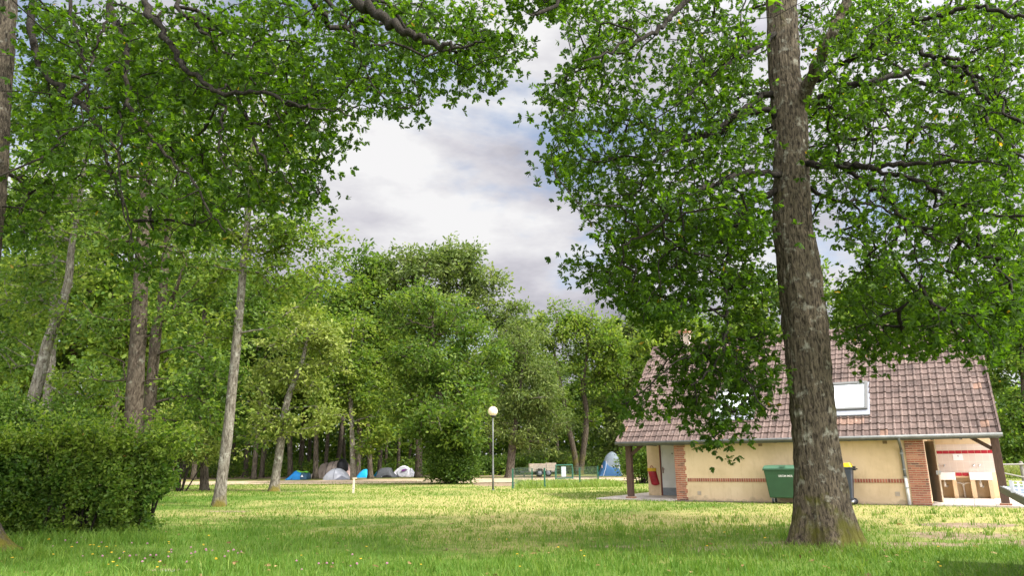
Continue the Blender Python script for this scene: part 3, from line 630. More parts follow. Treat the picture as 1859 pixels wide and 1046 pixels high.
near_oak('oak_tree', 'oak at the edge of the lawn by the hedge, long dark limbs spreading overhead', 12.4,
    [(-58, 985, 105), (-66, 900, 98), (-70, 700, 94), (-60, 560, 92), (-42, 440, 92), (-30, 300, 92), (-22, 150, 92), (-18, 0, 96), (-10, -200, 90), (0, -500, 70)],
    [dict(p=[(-12, -190, 0), (120, -230, -1.4), (330, -170, -2.6), (560, -90, -3.4), (647, 0, -3.7), (687, 26, -3.8), (718, 48, -3.9), (762, 66, -4.0), (797, 84, -4.0), (832, 81, -4.1), (880, 76, -4.2)], r=[.17, .014]),
     dict(p=[(-16, -60, 0), (53, -30, -.3), (57, 57, -.6), (64, 92, -.7), (75, 119, -.8), (114, 163, -1.0), (145, 189, -1.2), (180, 229, -1.4), (194, 304, -1.6), (211, 334, -1.7), (240, 420, -1.8)], r=[.11, .014]),
     dict(p=[(120, -230, -1.4), (128, 0, -1.7), (132, 35, -1.8), (145, 88, -1.9), (150, 141, -2.0), (163, 176, -2.0), (165, 220, -2.1)], r=[.05, .016]),
     dict(p=[(210, -205, -2), (198, 0, -2.2), (194, 26, -2.2), (180, 75, -2.3), (167, 101, -2.3), (160, 154, -2.4), (150, 230, -2.4)], r=[.04, .014]),
     dict(p=[(190, -210, -1.9), (200, 0, -2.0), (211, 44, -2.1), (233, 88, -2.3), (231, 163, -2.4), (242, 216, -2.5), (282, 255, -2.6), (330, 308, -2.7), (383, 383, -2.8), (409, 422, -2.9)], r=[.075, .014]),
     dict(p=[(231, 163, -2.4), (220, 220, -2.4), (216, 286, -2.4), (224, 374, -2.5), (242, 440, -2.5)], r=[.032, .012]),
     dict(p=[(230, -200, -2), (264, 0, -2.3), (290, 48, -2.4), (317, 97, -2.5), (352, 136, -2.6), (396, 163, -2.8), (480, 167, -3.1), (537, 189, -3.3), (575, 192, -3.5), (640, 210, -3.7)], r=[.085, .012]),
     dict(p=[(320, -170, -2.5), (321, 0, -2.4), (348, 35, -2.4), (383, 70, -2.3), (440, 132, -2.2), (480, 176, -2.2), (520, 240, -2.2)], r=[.06, .014]),
     dict(p=[(396, 163, -2.8), (405, 210, -2.8), (400, 260, -2.8), (420, 320, -2.9)], r=[.035, .012]),
     dict(p=[(440, -120, -3), (594, 0, -3.0), (625, 44, -3.0), (643, 79, -3.0), (656, 114, -3.0), (690, 170, -3.1)], r=[.05, .012]),
     dict(p=[(430, 165, -2.9), (455, 240, -2.8), (480, 299, -2.8), (506, 317, -2.8), (546, 352, -2.8)], r=[.04, .01]),
     dict(p=[(-40, 300, 0), (30, 320, 1.2), (90, 290, 2.2), (150, 330, 3.2)], r=[.07, .02])],
    [dict(poly=[(36, 0), (880, 0), (905, 30), (952, 92), (935, 98), (908, 148), (870, 158), (838, 172), (808, 140), (790, 125), (755, 150), (768, 180), (765, 200), (735, 205), (690, 195), (655, 205), (640, 180), (500, 200), (300, 170), (60, 150)], n=900, d=(-4.2, 1.6), per=30),
     dict(poly=[(45, 150), (300, 170), (500, 195), (640, 180), (640, 230), (652, 262), (620, 260), (610, 290), (578, 298), (590, 355), (560, 385), (520, 375), (470, 385), (400, 395), (330, 400), (250, 430), (180, 400), (140, 330), (60, 280)], n=430, d=(-4.0, 1.8), per=30),
     dict(poly=[(0, 230), (60, 150), (130, 200), (120, 330), (60, 450), (10, 480)], n=110, d=(-1.0, 2.0), per=26),
     dict(poly=[(200, 400), (330, 395), (420, 400), (400, 440), (330, 450), (260, 500), (200, 470)], n=30, d=(-3.0, -.5), per=26),
     dict(poly=[(-900, -900), (900, -900), (980, -60), (880, -5), (36, -5), (-120, 0), (-120, 450), (-900, 500)], n=260, d=(-5.5, 2.5), per=13, size=.2, rad=.42, far=True)],
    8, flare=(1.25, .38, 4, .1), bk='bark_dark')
# ------------------------------------------------------------------ hedge, bushes
def build_hedge():
    rg = np.random.default_rng(33); A = np.array([-11.6, 14.05]); B = np.array([-7.45, 15.05]); u = (B - A); Ln = np.linalg.norm(u); u /= Ln; n2 = np.array([-u[1], u[0]])
    root = thing('hedge', (A[0], A[1], 0), 'tall clipped hornbeam hedge with loose yellow green shoots on top', 'hedge')
    N = 46000; s = rg.uniform(0, 1, N) ** .9 * Ln; z = rg.uniform(0, 1, N) * 2.0; d = np.where(rg.uniform(0, 1, N) < .7, rg.beta(1.1, 3.2, N), rg.uniform(0, 1, N)) * 1.3
    p3 = np.stack([s * 1.6, z * 1.6, d * 0], 1); bul = (fbm(p3, 3, 3) - .5) * 2.3
    s = s + np.clip((s - Ln * .55) / (Ln * .45), 0, 1) * (.22 * z / 2.0 + .25 * (bul))       # right end leans out above
    top = 1.45 + .75 * fbm(np.stack([s * 1.1, d * 1.5, s * 0], 1), 8, 3) + .10 * np.sin(s * 2.1) - .28 * np.clip((.55 - s) / .55, 0, 1) ** 2 + .16 * np.sin(np.clip(s / Ln, 0, 1) * math.pi * 1.0) - .10; z = z * top / 2.0
    d = d + bul * .35 + .10 * np.clip(1 - z / .5, 0, 1)
    keep = fbm(np.stack([s * 3.2, z * 3.2, d * 3.2], 1), 61, 2) > .36; s, z, d = s[keep], z[keep], d[keep]
    pos = np.stack([u[0] * s + n2[0] * d, u[1] * s + n2[1] * d, z], 1); n = len(pos)
    dirv = rg.normal(size=(n, 3)) * .6 + np.array([u[0] * .2 - n2[0] * .5, u[1] * .2 - n2[1] * .5, .05]); nr = rg.normal(size=(n, 3)) * .55 + np.array([-n2[0] * .7, -n2[1] * .7, .65])
    hue = np.clip(.25 + .35 * fbm(pos * 2.2, 14, 2) + .25 * rg.uniform(0, 1, n) + .3 * np.clip((z - 1.45) / .5, 0, 1), 0, .92)
    arr = [leaves_arrays(pos, dirv, norm(nr), .086 * rg.uniform(.7, 1.35, n), hue, tpl_simple())]
    mb = MB(); cs, ds = [], []
    for k in range(330):                                                            # loose shoots
        ss = rg.uniform(.05, 1.06) * Ln; dd = rg.uniform(.05, 1.0); ln = rg.uniform(.2, .75) * (1.25 if ss > .5 * Ln else .9); zz = 1.58 + .16 * rg.normal()
        a = np.array([u[0] * ss + n2[0] * dd, u[1] * ss + n2[1] * dd, zz]); dr = norm(np.array([rg.normal() * .45 + u[0] * (.5 if ss > Ln * .8 else .1), -abs(rg.normal()) * .35, .75])); e = a + dr * ln
        mb.tube([a, .5 * (a + e) + rg.normal(size=3) * .02, e], [.006, .004, .002], 4, False)
        for t in np.linspace(.15, 1.0, 9): cs.append(a + (e - a) * t); ds.append(dr)
    for k in range(60):                                                             # stems inside
        ss = rg.uniform(.02, .99) * Ln; dd = rg.uniform(.3, .9); a = np.array([u[0] * ss + n2[0] * dd, u[1] * ss + n2[1] * dd, -.05])
        mb.tube([a, a + np.array([rg.normal() * .1, rg.normal() * .1, .8]), a + np.array([rg.normal() * .25, rg.normal() * .2, 1.65])], [.03, .02, .008], 5, False)
    cs = np.array(cs); arr.append(spray_leaves(rg, cs, np.array(ds), 4, .06, .085, tpl_simple(), .7, .1, .8, np.full(len(cs), .9)))
    v, f, s_, r = join_arrays(arr); link('foliage', mesh_np('foliage', v, f, s_, {'rnd': r}), M['hedge_leaf'], root); mb.build('stems', M['twig'], root)
build_hedge()

def px_bush(name, label, cat, D, base_px, lobes, n, lsize, leaf, seed, group=None, tpl=None):
    rg = np.random.default_rng(seed); m = pxm(D); x0 = at(base_px, 860, D); b = np.array([x0[0], D, float(gz(x0[0], D))])
    root = thing(name, b, label, cat, group); L3 = []
    for l in lobes:
        c = at(l[0], l[1], D) - b; L3.append((c[0], c[1], c[2], l[2] * m, max(l[2], l[3]) * m * .8, l[3] * m))
    pts = ellip_points(rg, L3, n, .7); pts = pts[pts[:, 2] > .02]; dirs = norm(pts - np.array([0, 0, .2]))
    v, f, s, r = spray_leaves(rg, pts, dirs, 26, lsize * 2.4, lsize, tpl or tpl_simple(), .6, .15, .8)
    link('foliage', mesh_np('foliage', v, f, s, {'rnd': r}), M[leaf], root); mb = MB()
    for k in range(14):
        p = pts[rg.integers(len(pts))]; mb.tube([(p[0] * .15, p[1] * .15, -.1), p * np.array([.6, .6, .45]), p], [.05, .03, .01], 5, False)
    mb.build('stems', M['twig'], root); return root

# ------------------------------------------------------------------ house
K = 1.36 / 1.5; PHI = .5625; HL = np.array([5.6053, 25.1413]) * 1.36 / 1.3
HU = np.array([math.cos(PHI), -math.sin(PHI)]); HN = np.array([math.sin(PHI), math.cos(PHI)])
def loc_house(x, y):
    dx, dy = x - HL[0], y - HL[1]; return (dx * HU[0] + dy * HU[1]) / K, (dx * HN[0] + dy * HN[1]) / K
def house_to_world(x, y, z=0): p = HL + (HU * x + HN * y) * K; return np.array([p[0], p[1], z * K])

def plaster_mat():
    m, nt, b = mat_new('ochre plaster'); v = objvec(nt); n = noise_node(nt, .8, 6, .6, v); n2 = noise_node(nt, 7, 5, .65, objvec(nt, (1, 1, .25)))
    c = ramp(nt, n.outputs[0], [(.3, (.54, .40, .235)), (.5, (.66, .50, .31)), (.7, (.71, .555, .36))]); g = ramp(nt, n2.outputs[0], [(.52, (0, 0, 0)), (.80, (.6, .6, .6))])
    col = mixrgb(nt, g.outputs[0], c.outputs[0], (.48, .34, .20)); sp = nt.nodes.new('ShaderNodeSeparateXYZ'); nt.links.new(v, sp.inputs[0]); sm = nt.nodes.new('ShaderNodeMath'); sm.operation = 'MULTIPLY_ADD'; sm.inputs[1].default_value = -1.6
    n5 = noise_node(nt, 3.2, 5, .65, v); nt.links.new(sp.outputs['Z'], sm.inputs[0]); nt.links.new(n5.outputs[0], sm.inputs[2]); s5 = ramp(nt, sm.outputs[0], [(.30, (0, 0, 0)), (.46, (.6, .6, .6))])
    nt.links.new(mixrgb(nt, s5.outputs[0], col, (.33, .25, .155)), b.inputs['Base Color']); b.inputs['Roughness'].default_value = .9; b.inputs['Specular IOR Level'].default_value = .15
    bump(nt, b, noise_node(nt, 55, 4, .6, v).outputs[0], .25, .006); return m
def tile_mat():
    m, nt, b = mat_new('roof tile'); v = objvec(nt); a = attr(nt, 'rnd')
    c = ramp(nt, a, [(0, (.105, .072, .060)), (.45, (.145, .10, .083)), (.8, (.18, .128, .106)), (.9, (.18, .128, .106)), (.95, (.33, .165, .09)), (1, (.35, .17, .095))])
    n = noise_node(nt, 15, 5, .6, v); l = ramp(nt, n.outputs[0], [(.60, (0, 0, 0)), (.70, (.55, .55, .55))]); col = mixrgb(nt, l.outputs[0], c.outputs[0], (.44, .38, .34))
    n2 = noise_node(nt, 2.2, 6, .7, v); l2 = ramp(nt, n2.outputs[0], [(.35, (.55, .55, .55)), (.6, (1.05, 1.05, 1.05))]); col = mixrgb(nt, 1.0, col, l2.outputs[0], 'MULTIPLY')
    n3 = noise_node(nt, 9, 3, .6, v); l3 = ramp(nt, n3.outputs[0], [(.72, (0, 0, 0)), (.76, (1, 1, 1))]); col = mixrgb(nt, l3.outputs[0], col, (.035, .028, .02))
    nt.links.new(col, b.inputs['Base Color']); b.inputs['Roughness'].default_value = .8; b.inputs['Specular IOR Level'].default_value = .25; bump(nt, b, n.outputs[0], .3, .01); return m
def brick_mat():
    m, nt, b = mat_new('red brick'); a = attr(nt, 'rnd'); c = ramp(nt, a, [(0, (.12, .05, .035)), (.35, (.27, .085, .05)), (.7, (.38, .125, .07)), (1, (.44, .19, .11))])
    n = noise_node(nt, 30, 4, .6, objvec(nt)); nt.links.new(mixrgb(nt, .25, c.outputs[0], n.outputs[1], 'OVERLAY'), b.inputs['Base Color']); b.inputs['Roughness'].default_value = .85; return m
def wood_mat(name, c1, c2, s=1.0):
    m, nt, b = mat_new(name); n = noise_node(nt, 6 * s, 6, .6, objvec(nt, (9, 9, .8)), .4); r = ramp(nt, n.outputs[0], [(.3, c1), (.65, c2)])
    nt.links.new(r.outputs[0], b.inputs['Base Color']); b.inputs['Roughness'].default_value = .75; bump(nt, b, n.outputs[0], .3, .01); return m
def slab_mat():
    m, nt, b = mat_new('concrete paving'); v = objvec(nt); n = noise_node(nt, 3, 7, .65, v); r = ramp(nt, n.outputs[0], [(.3, (.36, .31, .26)), (.55, (.50, .44, .37)), (.72, (.58, .52, .44))])
    nt.links.new(mixrgb(nt, .35, r.outputs[0], mixrgb(nt, attr(nt, 'rnd'), (.35, .3, .26), (.62, .56, .49))), b.inputs['Base Color']); b.inputs['Roughness'].default_value = .9; return m
M['plaster'] = plaster_mat(); M['tile'] = tile_mat(); M['brick'] = brick_mat(); M['beam'] = wood_mat('dark stained timber', (.045, .022, .014), (.10, .055, .036)); M['slab'] = slab_mat()
M['mortar'] = plain('mortar', (.50, .40, .28), .9); M['zinc'] = plain('zinc', (.13, .135, .125), .5, .2, 4, .2); M['white_paint'] = plain('white paint', (.74, .73, .70), .45, .05)
M['door_white'] = plain('white door', (.66, .65, .62), .4, .05, 2); M['grey_plate'] = plain('grey plate', (.20, .22, .235), .5, .12); M['redbrown'] = plain('red brown paint', (.17, .05, .03), .6)
M['dark'] = plain('unlit inside black', (.012, .010, .008), .9); M['black'] = plain('black plastic', (.018, .018, .02), .5, .1); M['steel'] = plain('steel', (.45, .45, .45), .3, .08, 8, .9)
M['porcelain'] = plain('white glazed sink', (.80, .79, .78), .25, .03, 3); M['red_tile'] = plain('red glazed tile', (.36, .012, .025), .25, .12, 8); M['pvc'] = plain('pale plastic pipe', (.70, .67, .60), .4, .06)
M['glass'] = plain('skylight pane', (.70, .735, .74), .12, .03, 1.0, 0, 0, .6); M['frame'] = plain('skylight frame', (.13, .13, .12), .45, .1); M['flash'] = plain('pale flashing', (.27, .28, .31), .4, .08)
M['sign'] = plain('white sign', (.82, .82, .82), .4, .02)

def roof_slope(back=False):
    al = math.atan(.9278); rows, p = 20, .2448; nt_ = 54; rl = 6.632 / rows; rg = np.random.default_rng(5 + back); V, Fq, A = [], [], []
    xs = np.linspace(0, 1, 8); prof = .034 * (np.where(xs < .62, .25 * np.sin(xs / .62 * math.pi) ** 2 * .3, np.sin((xs - .62) / .38 * math.pi) ** .8))
    sy, cz_ = math.cos(al), math.sin(al)
    for r in range(rows):
        for t in range(nt_):
            x0 = -2.32 + t * p; off = rg.normal() * .010; lift = rg.normal() * .004; rn = float(np.clip(rg.normal() * .15 + .42, 0, .85))
            if not back and r == 2 and 5.55 < x0 < 6.75: rn = .915
            elif rg.uniform() < .004: rn = .92
            n0 = len(V); skew = rg.normal() * .006
            for (s, h) in ((r * rl - .035 + off, -.012), (r * rl - .035 + off, .034 + lift), ((r + 1) * rl + .01, .0)):
                for i, q in enumerate(xs):
                    hh = h + prof[i] if h >= 0 else h + prof[i] * .9; sk = s + skew * (q - .5)
                    sag = .03 * math.sin(x0 * .9 + sk * .5) + .018 * math.sin(x0 * 2.3 + sk * 1.7); hh = hh + sag * min(1, sk) * (1 - abs(sk - 3.3) / 3.6); y = -.404 + sk * sy - hh * cz_; z = 2.28 + sk * cz_ + hh * sy
                    V.append((x0 + q * p * .995, (8.95 - y) if back else y, z)); A.append(rn)
            for j in range(2):
                for i in range(7):
                    a = n0 + j * 8 + i; Fq.append((a, a + 8, a + 9, a + 1) if back else (a, a + 1, a + 9, a + 8))
    return V, Fq, A
def brick_stack(mb, mo, x0, x1, y0, y1, z0, z1, rg, ragged=None, ch=.0735, bl=.235):
    nz = max(1, int(round((z1 - z0) / ch))); ch = (z1 - z0) / nz
    for i in range(nz):
        z = z0 + i * ch; x = x0 + (0 if i % 2 else -bl * .5); e = x1
        if ragged == 'r' and i % 4 > 1: e = x1 - .055
        if ragged == 'l' and i % 4 > 1: x += .0
        while x < e - .01:
            a, b = max(x, x0), min(x + bl - .013, e)
            if b - a > .02: mb.box(a, b, y0, y1, z + .012, z + ch - .012, float(np.clip(rg.normal() * .22 + .55, .02, 1)))
            x += bl
    mo.box(x0 + .004, x1 - .058 if ragged == 'r' else x1 - .004, y0 + .012, y1, z0, z1)

def build_house():
    rg = np.random.default_rng(9); root = thing('house', (HL[0], HL[1], 0), 'low ochre plaster washhouse with steep brown tiled roof and brick corner pillars', 'house', rz=-PHI)
    B = lambda: MB(K)
    w = B(); w.box(.0, 8.64, 0, .3, 0, 2.42); w.box(0, .3, .3, 8.1, 0, 3.0); w.box(8.34, 8.64, 1.25, 8.1, 0, 2.9); w.box(8.34, 8.64, .3, 1.25, 2.12, 2.9); w.box(.3, 8.34, 7.8, 8.1, 0, 2.4)
    w.build('wall', M['plaster'], root)
    w = B(); w.box(-2.24, -1.66, 2.6, 2.85, 0, 4.5); w.box(-1.66, -.0, 2.6, 2.85, 2.27, 4.5); w.box(-.86, -.0, 2.6, 2.85, 0, 2.27); w.box(-2.24, -2.0, 2.85, 8.1, 0, 2.6); w.build('wall', M['plaster'], root)
    w = B(); w.box(8.64, 10.78, 4.9, 5.15, 0, 6.0); w.box(10.54, 10.78, 5.15, 8.1, 0, 2.6); w.build('wall', M['plaster'], root)
    # gable ends
    for x in (-2.24, 10.54): w = B(); w.add([(x, .35, 2.5), (x, 8.1, 2.9), (x, 4.47, 6.55), (x + .24, .35, 2.5), (x + .24, 8.1, 2.9), (x + .24, 4.47, 6.55)], [(0, 2, 1), (3, 4, 5), (0, 1, 4, 3), (1, 2, 5, 4), (2, 0, 3, 5)]); w.build('gable', M['plaster'], root)
    for bk in (False, True):
        V, Fq, A = roof_slope(bk); mb = B(); mb.v, mb.f, mb.a = V, Fq, A; ro = mb.build('roof', M['tile'], root)
        if not bk: roof = ro
    al = math.atan(.9278); rp = lambda x, s, h: (x, -.404 + s * math.cos(al) - h * math.sin(al), 2.28 + s * math.sin(al) + h * math.cos(al))
    def rbox(mb, x0, x1, s0, s1, h0, h1): return mb.hexa([rp(x0, s0, h0), rp(x1, s0, h0), rp(x1, s1, h0), rp(x0, s1, h0), rp(x0, s0, h1), rp(x1, s0, h1), rp(x1, s1, h1), rp(x0, s1, h1)])
    for (x0, x1) in ((1.50, 3.02), (5.58, 7.10)):
        mb = B(); rbox(mb, x0, x0 + .10, 1.33, 2.93, .0, .15); rbox(mb, x1 - .10, x1, 1.33, 2.93, .0, .15); rbox(mb, x0 + .10, x1 - .10, 1.33, 1.43, .0, .145); rbox(mb, x0 + .10, x1 - .10, 2.80, 2.93, .0, .16); sk = mb.build('skylight', M['frame'], roof, bevel=.008)
        mb = B(); rbox(mb, x0 + .101, x1 - .101, 1.431, 2.799, .06, .115); mb.build('pane', M['glass'], sk)
        mb = B(); rbox(mb, x0 - .07, x1 + .07, 1.06, 1.329, .0, .085); rbox(mb, x0 - .07, x0 - .002, 1.33, 2.95, .0, .075); rbox(mb, x1 + .002, x1 + .07, 1.33, 2.95, .0, .075); mb.build('flashing', M['flash'], sk)
    mb = B()
    for i in range(31):
        x = -2.34 + i * .428; mb.tube([(x, 4.475, 6.80 + rg.normal() * .006), (x + .45, 4.475, 6.815 + rg.normal() * .006)], [.125, .112], 10, True, float(np.clip(rg.normal() * .2 + .45, .02, .8)))
    mb.build('ridge_tiles', M['tile'], roof)
    for s0, x in ((0, -2.33), (1, 10.9)):
        mb = B()
        for i in range(20):
            a = i * .3316; f = lambda s, h: (-.404 + s * .733 - h * .68, 2.28 + s * .68 + h * .733)
            for (h0, h1) in ((.0, .06),):
                p, q = f(a - .02, .03), f(a + .34, .02); mb.bar((x, p[0], p[1] + .01), (x + rg.normal() * .004, q[0], q[1] + .01), .055, .10, float(np.clip(rg.normal() * .2 + .5, .02, .85)))
        mb.build('verge_tiles', M['tile'], roof)
    mb = B(); mb.box(-.90, -.50, 4.28, 4.68, 6.2, 7.40); ch = mb.build('chimney', plain('chimney render', (.44, .35, .28), .9, .25, 4), roof)
    mb = B(); mo = B(); brick_stack(mb, mo, -.96, -.44, 4.22, 4.74, 7.402, 7.55, rg); mo.box(-.86, -.54, 4.32, 4.64, 7.552, 7.60); mb.build('cap', M['brick'], ch); mo.build('crown_mortar', M['mortar'], ch)
    # eaves
    mb = B(); mb.tube([(-2.37, -.475, 2.235), (10.95, -.475, 2.235)], [.062, .062], 12); mb.build('gutter', M['zinc'], root, True)
    mb = B(); mb.box(-2.3, 10.88, -.36, -.335, 2.13, 2.26); mb.build('fascia', M['zinc'], root)
    for x in np.arange(-2.0, 10.8, .84): mb = B(); mb.box(x, x + .075, -.33, -.003 if 0 < x < 8.6 else .9, 2.13, 2.21); mb.build('rafter_end', M['beam'], root)
    mb = B(); s = lambda y: 2.28 + (y + .404) * .9278 - .09
    mb.add([(-2.28, -.33, s(-.33)), (10.86, -.33, s(-.33)), (10.86, 4.4, s(4.4)), (-2.28, 4.4, s(4.4)), (-2.28, -.33, s(-.33) - .03), (10.86, -.33, s(-.33) - .03), (10.86, 4.4, s(4.4) - .03), (-2.28, 4.4, s(4.4) - .03)], [(0, 1, 2, 3), (7, 6, 5, 4), (0, 4, 5, 1), (1, 5, 6, 2), (2, 6, 7, 3), (3, 7, 4, 0)])
    mb.build('roof_boarding', M['beam'], root)
    mb = B(); mb.tube(smooth_pts([(8.02, -.475, 2.2), (8.02, -.44, 2.08), (8.02, -.12, 1.86), (8.02, -.075, 1.72), (8.03, -.075, .86)], 5), .045, 12); dp = mb.build('downpipe', M['zinc'], root, True)
    mb = B(); mb.tube([(8.03, -.075, .90), (8.04, -.075, .0)], .052, 12); mb.build('lower_pipe', M['white_paint'], dp, True)
    for z in (1.68, 1.15, .55, .90): mb = B(); mb.box(7.965, 8.095, -.135, -.003, z, z + .03); mb.build('bracket', M['steel'], dp)
    # brick pillars and string course
    for (x0, x1, rgd) in ((-.03, .42, 'r'), (8.14, 8.69, None)):
        mb, mo = B(), B(); brick_stack(mb, mo, x0, x1, -.035, .33 if x0 < 1 else .42, .0, 2.25, rg, rgd); p = mb.build('brick_pillar', M['brick'], root); mo.build('mortar', M['mortar'], p)
    mb = B(); x = .46
    while x < 8.08:
        if not (7.96 < x < 8.0): mb.box(x, x + .062, -.026, -.0, .725, .85, float(np.clip(rg.normal() * .18 + .6, .1, 1)))
        x += .0868
    st = mb.build('string_course', M['brick'], root); mo = B(); mo.box(.424, 8.136, -.014, -.0005, .722, .853); mo.build('mortar', M['mortar'], st)
    for (x, z) in ((.88, .30), (7.72, .36)):
        mb = B(); mb.box(x - .075, x + .075, -.012, -.001, z - .075, z + .075); v = mb.build('vent', M['mortar'], root)
        mb = B()
        for i in range(5): mb.box(x - .06, x + .06, -.02, -.0125, z - .06 + i * .025, z - .05 + i * .025)
        mb.build('slats', M['slab'], v)
    for x in (.78, 3.35, 7.55):
        mb = B(); mb.box(x - .07, x + .07, -.014, -.001, 2.02, 2.12); mb.build('vent', plain('brown vent', (.22, .15, .09), .8), root)
    # left porch: door, frame
    mb = B(); mb.box(-1.60, -.90, 2.63, 2.68, .065, 2.22); d = mb.build('door', M['door_white'], root, bevel=.004)
    mb = B(); mb.box(-1.59, -.91, 2.615, 2.628, .07, .385); mb.build('kick_plate', M['grey_plate'], d)
    mb = B(); mb.box(-1.555, -1.515, 2.612, 2.628, 1.0, 1.26); mb.box(-1.545, -1.44, 2.57, 2.59, 1.16, 1.185); mb.box(-1.545, -1.525, 2.58, 2.612, 1.16, 1.185); mb.build('handle', M['redbrown'], d)
    mb = B(); mb.lathe([(.03, 0), (.03, .01)], (0, 0, 0), 12); k = mb.build('door_stud', M['black'], d); k.rotation_euler = (math.pi / 2, 0, 0); k.location = (-1.07 * K, 2.628 * K, 1.83 * K)
    mb = B(); mb.box(-1.655, -1.605, 2.585, 2.70, .06, 2.265); mb.box(-.895, -.862, 2.585, 2.70, .06, 2.265); mb.box(-1.605, -.895, 2.585, 2.70, 2.225, 2.265); mb.build('door_frame', M['redbrown'], root)
    # right side: doorway with an open leaf
    mb = B(); mb.box(8.40, 8.52, .44, 1.22, .05, 2.1); mb.build('doorway_dark_fill', M['dark'], root)  # black box standing in for the unlit inside of the opening
    a, b = np.array([8.72, 1.16]), np.array([9.03, .50]); n = np.array([(b - a)[1], -(b - a)[0]]); n = -n / np.linalg.norm(n) * .045
    mb = B(); mb.hexa([(a[0], a[1], .08), (b[0], b[1], .08), (b[0] - n[0], b[1] - n[1], .08), (a[0] - n[0], a[1] - n[1], .08), (a[0], a[1], 2.1), (b[0], b[1], 2.1), (b[0] - n[0], b[1] - n[1], 2.1), (a[0] - n[0], a[1] - n[1], 2.1)])
    d2 = mb.build('door', plain('beige door', (.50, .40, .27), .6, .1), root)
    mb = B(); mb.box(8.93, 9.06, .49, .515, .98, 1.12); mb.box(8.99, 9.10, .45, .47, 1.06, 1.085); mb.build('handle', M['steel'], d2)
    # posts and braces
    for (x, sgn) in ((-2.03, 1), (10.72, -1)):
        mb = B(); mb.box(x - .115, x + .115, .0, .23, .12, 2.2); mb.build('timber_post', M['beam'], root, bevel=.008)
        mb, mo = B(), B(); brick_stack(mb, mo, x - .165, x + .165, -.05, .28, .0, .119, rg, None, .055); q = mb.build('brick_footing', M['brick'], root); mo.build('mortar', M['mortar'], q)
        mb = B(); mb.bar((x + sgn * .10, .115, 1.80), (x + sgn * .72, .115, 2.24), .12, .12, 0, (0, 1, 0)); mb.build('brace', M['beam'], root)
    # washing place: tiled wall, two sinks
    mb = B(); y = 4.89
    mb.box(8.66, 10.76, y, 4.899, .98, 1.685); mb.box(8.66, 10.76, y, 4.899, 1.81, 2.04)
    m, nt, b = mat_new('pale wall tile'); br = nt.nodes.new('ShaderNodeTexBrick'); br.offset = 0; br.inputs['Scale'].default_value = 1; br.inputs['Brick Width'].default_value = .2; br.inputs['Row Height'].default_value = .25; br.inputs['Mortar Size'].default_value = .004
    br.inputs['Color1'].default_value = (.64, .53, .45, 1); br.inputs['Color2'].default_value = (.60, .50, .43, 1); br.inputs['Mortar'].default_value = (.74, .66, .58, 1)
    tc = nt.nodes.new('ShaderNodeTexCoord'); sp = nt.nodes.new('ShaderNodeSeparateXYZ'); cb = nt.nodes.new('ShaderNodeCombineXYZ'); nt.links.new(tc.outputs['Object'], sp.inputs[0]); nt.links.new(sp.outputs[0], cb.inputs[0]); nt.links.new(sp.outputs[2], cb.inputs[1]); nt.links.new(cb.outputs[0], br.inputs[0])
    nt.links.new(br.outputs[0], b.inputs['Base Color']); b.inputs['Roughness'].default_value = .3
    tw = mb.build('tiled_wall', m, root)
    mb = B()
    for i in range(10): mb.box(8.665 + i * .2105, 8.665 + i * .2105 + .198, y - .002, 4.899, 1.69, 1.805)
    mb.build('red_tiles', M['red_tile'], tw); mb = B()
    for i in range(2): mb.box(9.41 + i * .215, 9.41 + i * .215 + .2, 4.55, 4.57, .86, .985)
    mb.build('red_tiles', M['red_tile'], tw); mb = B(); mb.box(9.39, 9.84, 4.572, 4.889, .80, .97); mb.build('shelf', M['plaster'], tw)
    for (x0, x1) in ((8.69, 9.385), (9.845, 10.545)):
        mb = B(); mb.box(x0, x1, 4.35, 4.40, .72, .99); mb.box(x0, x0 + .045, 4.40, 4.885, .72, .99); mb.box(x1 - .045, x1, 4.40, 4.885, .72, .99); mb.box(x0 + .045, x1 - .045, 4.40, 4.885, .72, .77); mb.box(x0 + .045, x1 - .045, 4.84, 4.885, .77, .99)
        sk = mb.build('sink', M['porcelain'], root, bevel=.012)
        xm = .5 * (x0 + x1) - .03; mb = B(); mb.tube([(xm, 4.62, .72), (xm, 4.62, .5), (xm + .06, 4.66, .46), (xm + .08, 4.78, .5), (xm + .08, 4.88, .52)], .028, 8); mb.tube([(xm, 4.62, .62), (xm, 4.62, .46)], .045, 10); mb.build('trap_pipe', M['pvc'], sk, True)
        for xt in (x0 + .21, x0 + .40):
            mb = B(); mb.tube([(xt, 4.89, 1.24), (xt - .02, 4.80, 1.24), (xt - .03, 4.74, 1.20)], .016, 8); mb.lathe([(.03, 0), (.03, .03), (.012, .035)], (xt - .01, 4.83, 1.25), 10); mb.build('tap', M['steel'], sk, True)
    mb = B()
    for (x0, x1) in ((8.70, 8.84), (9.27, 9.40), (9.85, 10.0), (10.41, 10.545)): mb.box(x0, x1, 4.40, 4.893, .06, .719)
    mb.build('sink_piers', M['plaster'], root)
    mb = B(); mb.tube([(9.40, 4.80, .60), (9.52, 4.80, .60), (9.60, 4.80, .54), (9.60, 4.80, .06)], .026, 8); mb.tube([(9.84, 4.80, .60), (9.70, 4.80, .60), (9.61, 4.80, .54)], .026, 8); mb.lathe([(.042, 0), (.042, .12)], (9.60, 4.80, .48), 10); mb.build('waste_pipe', M['pvc'], root, True)
    mb = B(); mb.box(9.41, 9.73, 4.872, 4.887, 1.44, 1.675); sg = mb.build('sign', M['sign'], root)
    mb = B(); mb.box(9.545, 9.60, 4.868, 4.8715, 1.60, 1.615); mb.box(9.565, 9.58, 4.868, 4.8715, 1.575, 1.6005); mb.box(9.5805, 9.61, 4.868, 4.8715, 1.575, 1.588); mb.build('tap_emblem', M['grey_plate'], sg)
    return root
HOUSE = build_house()

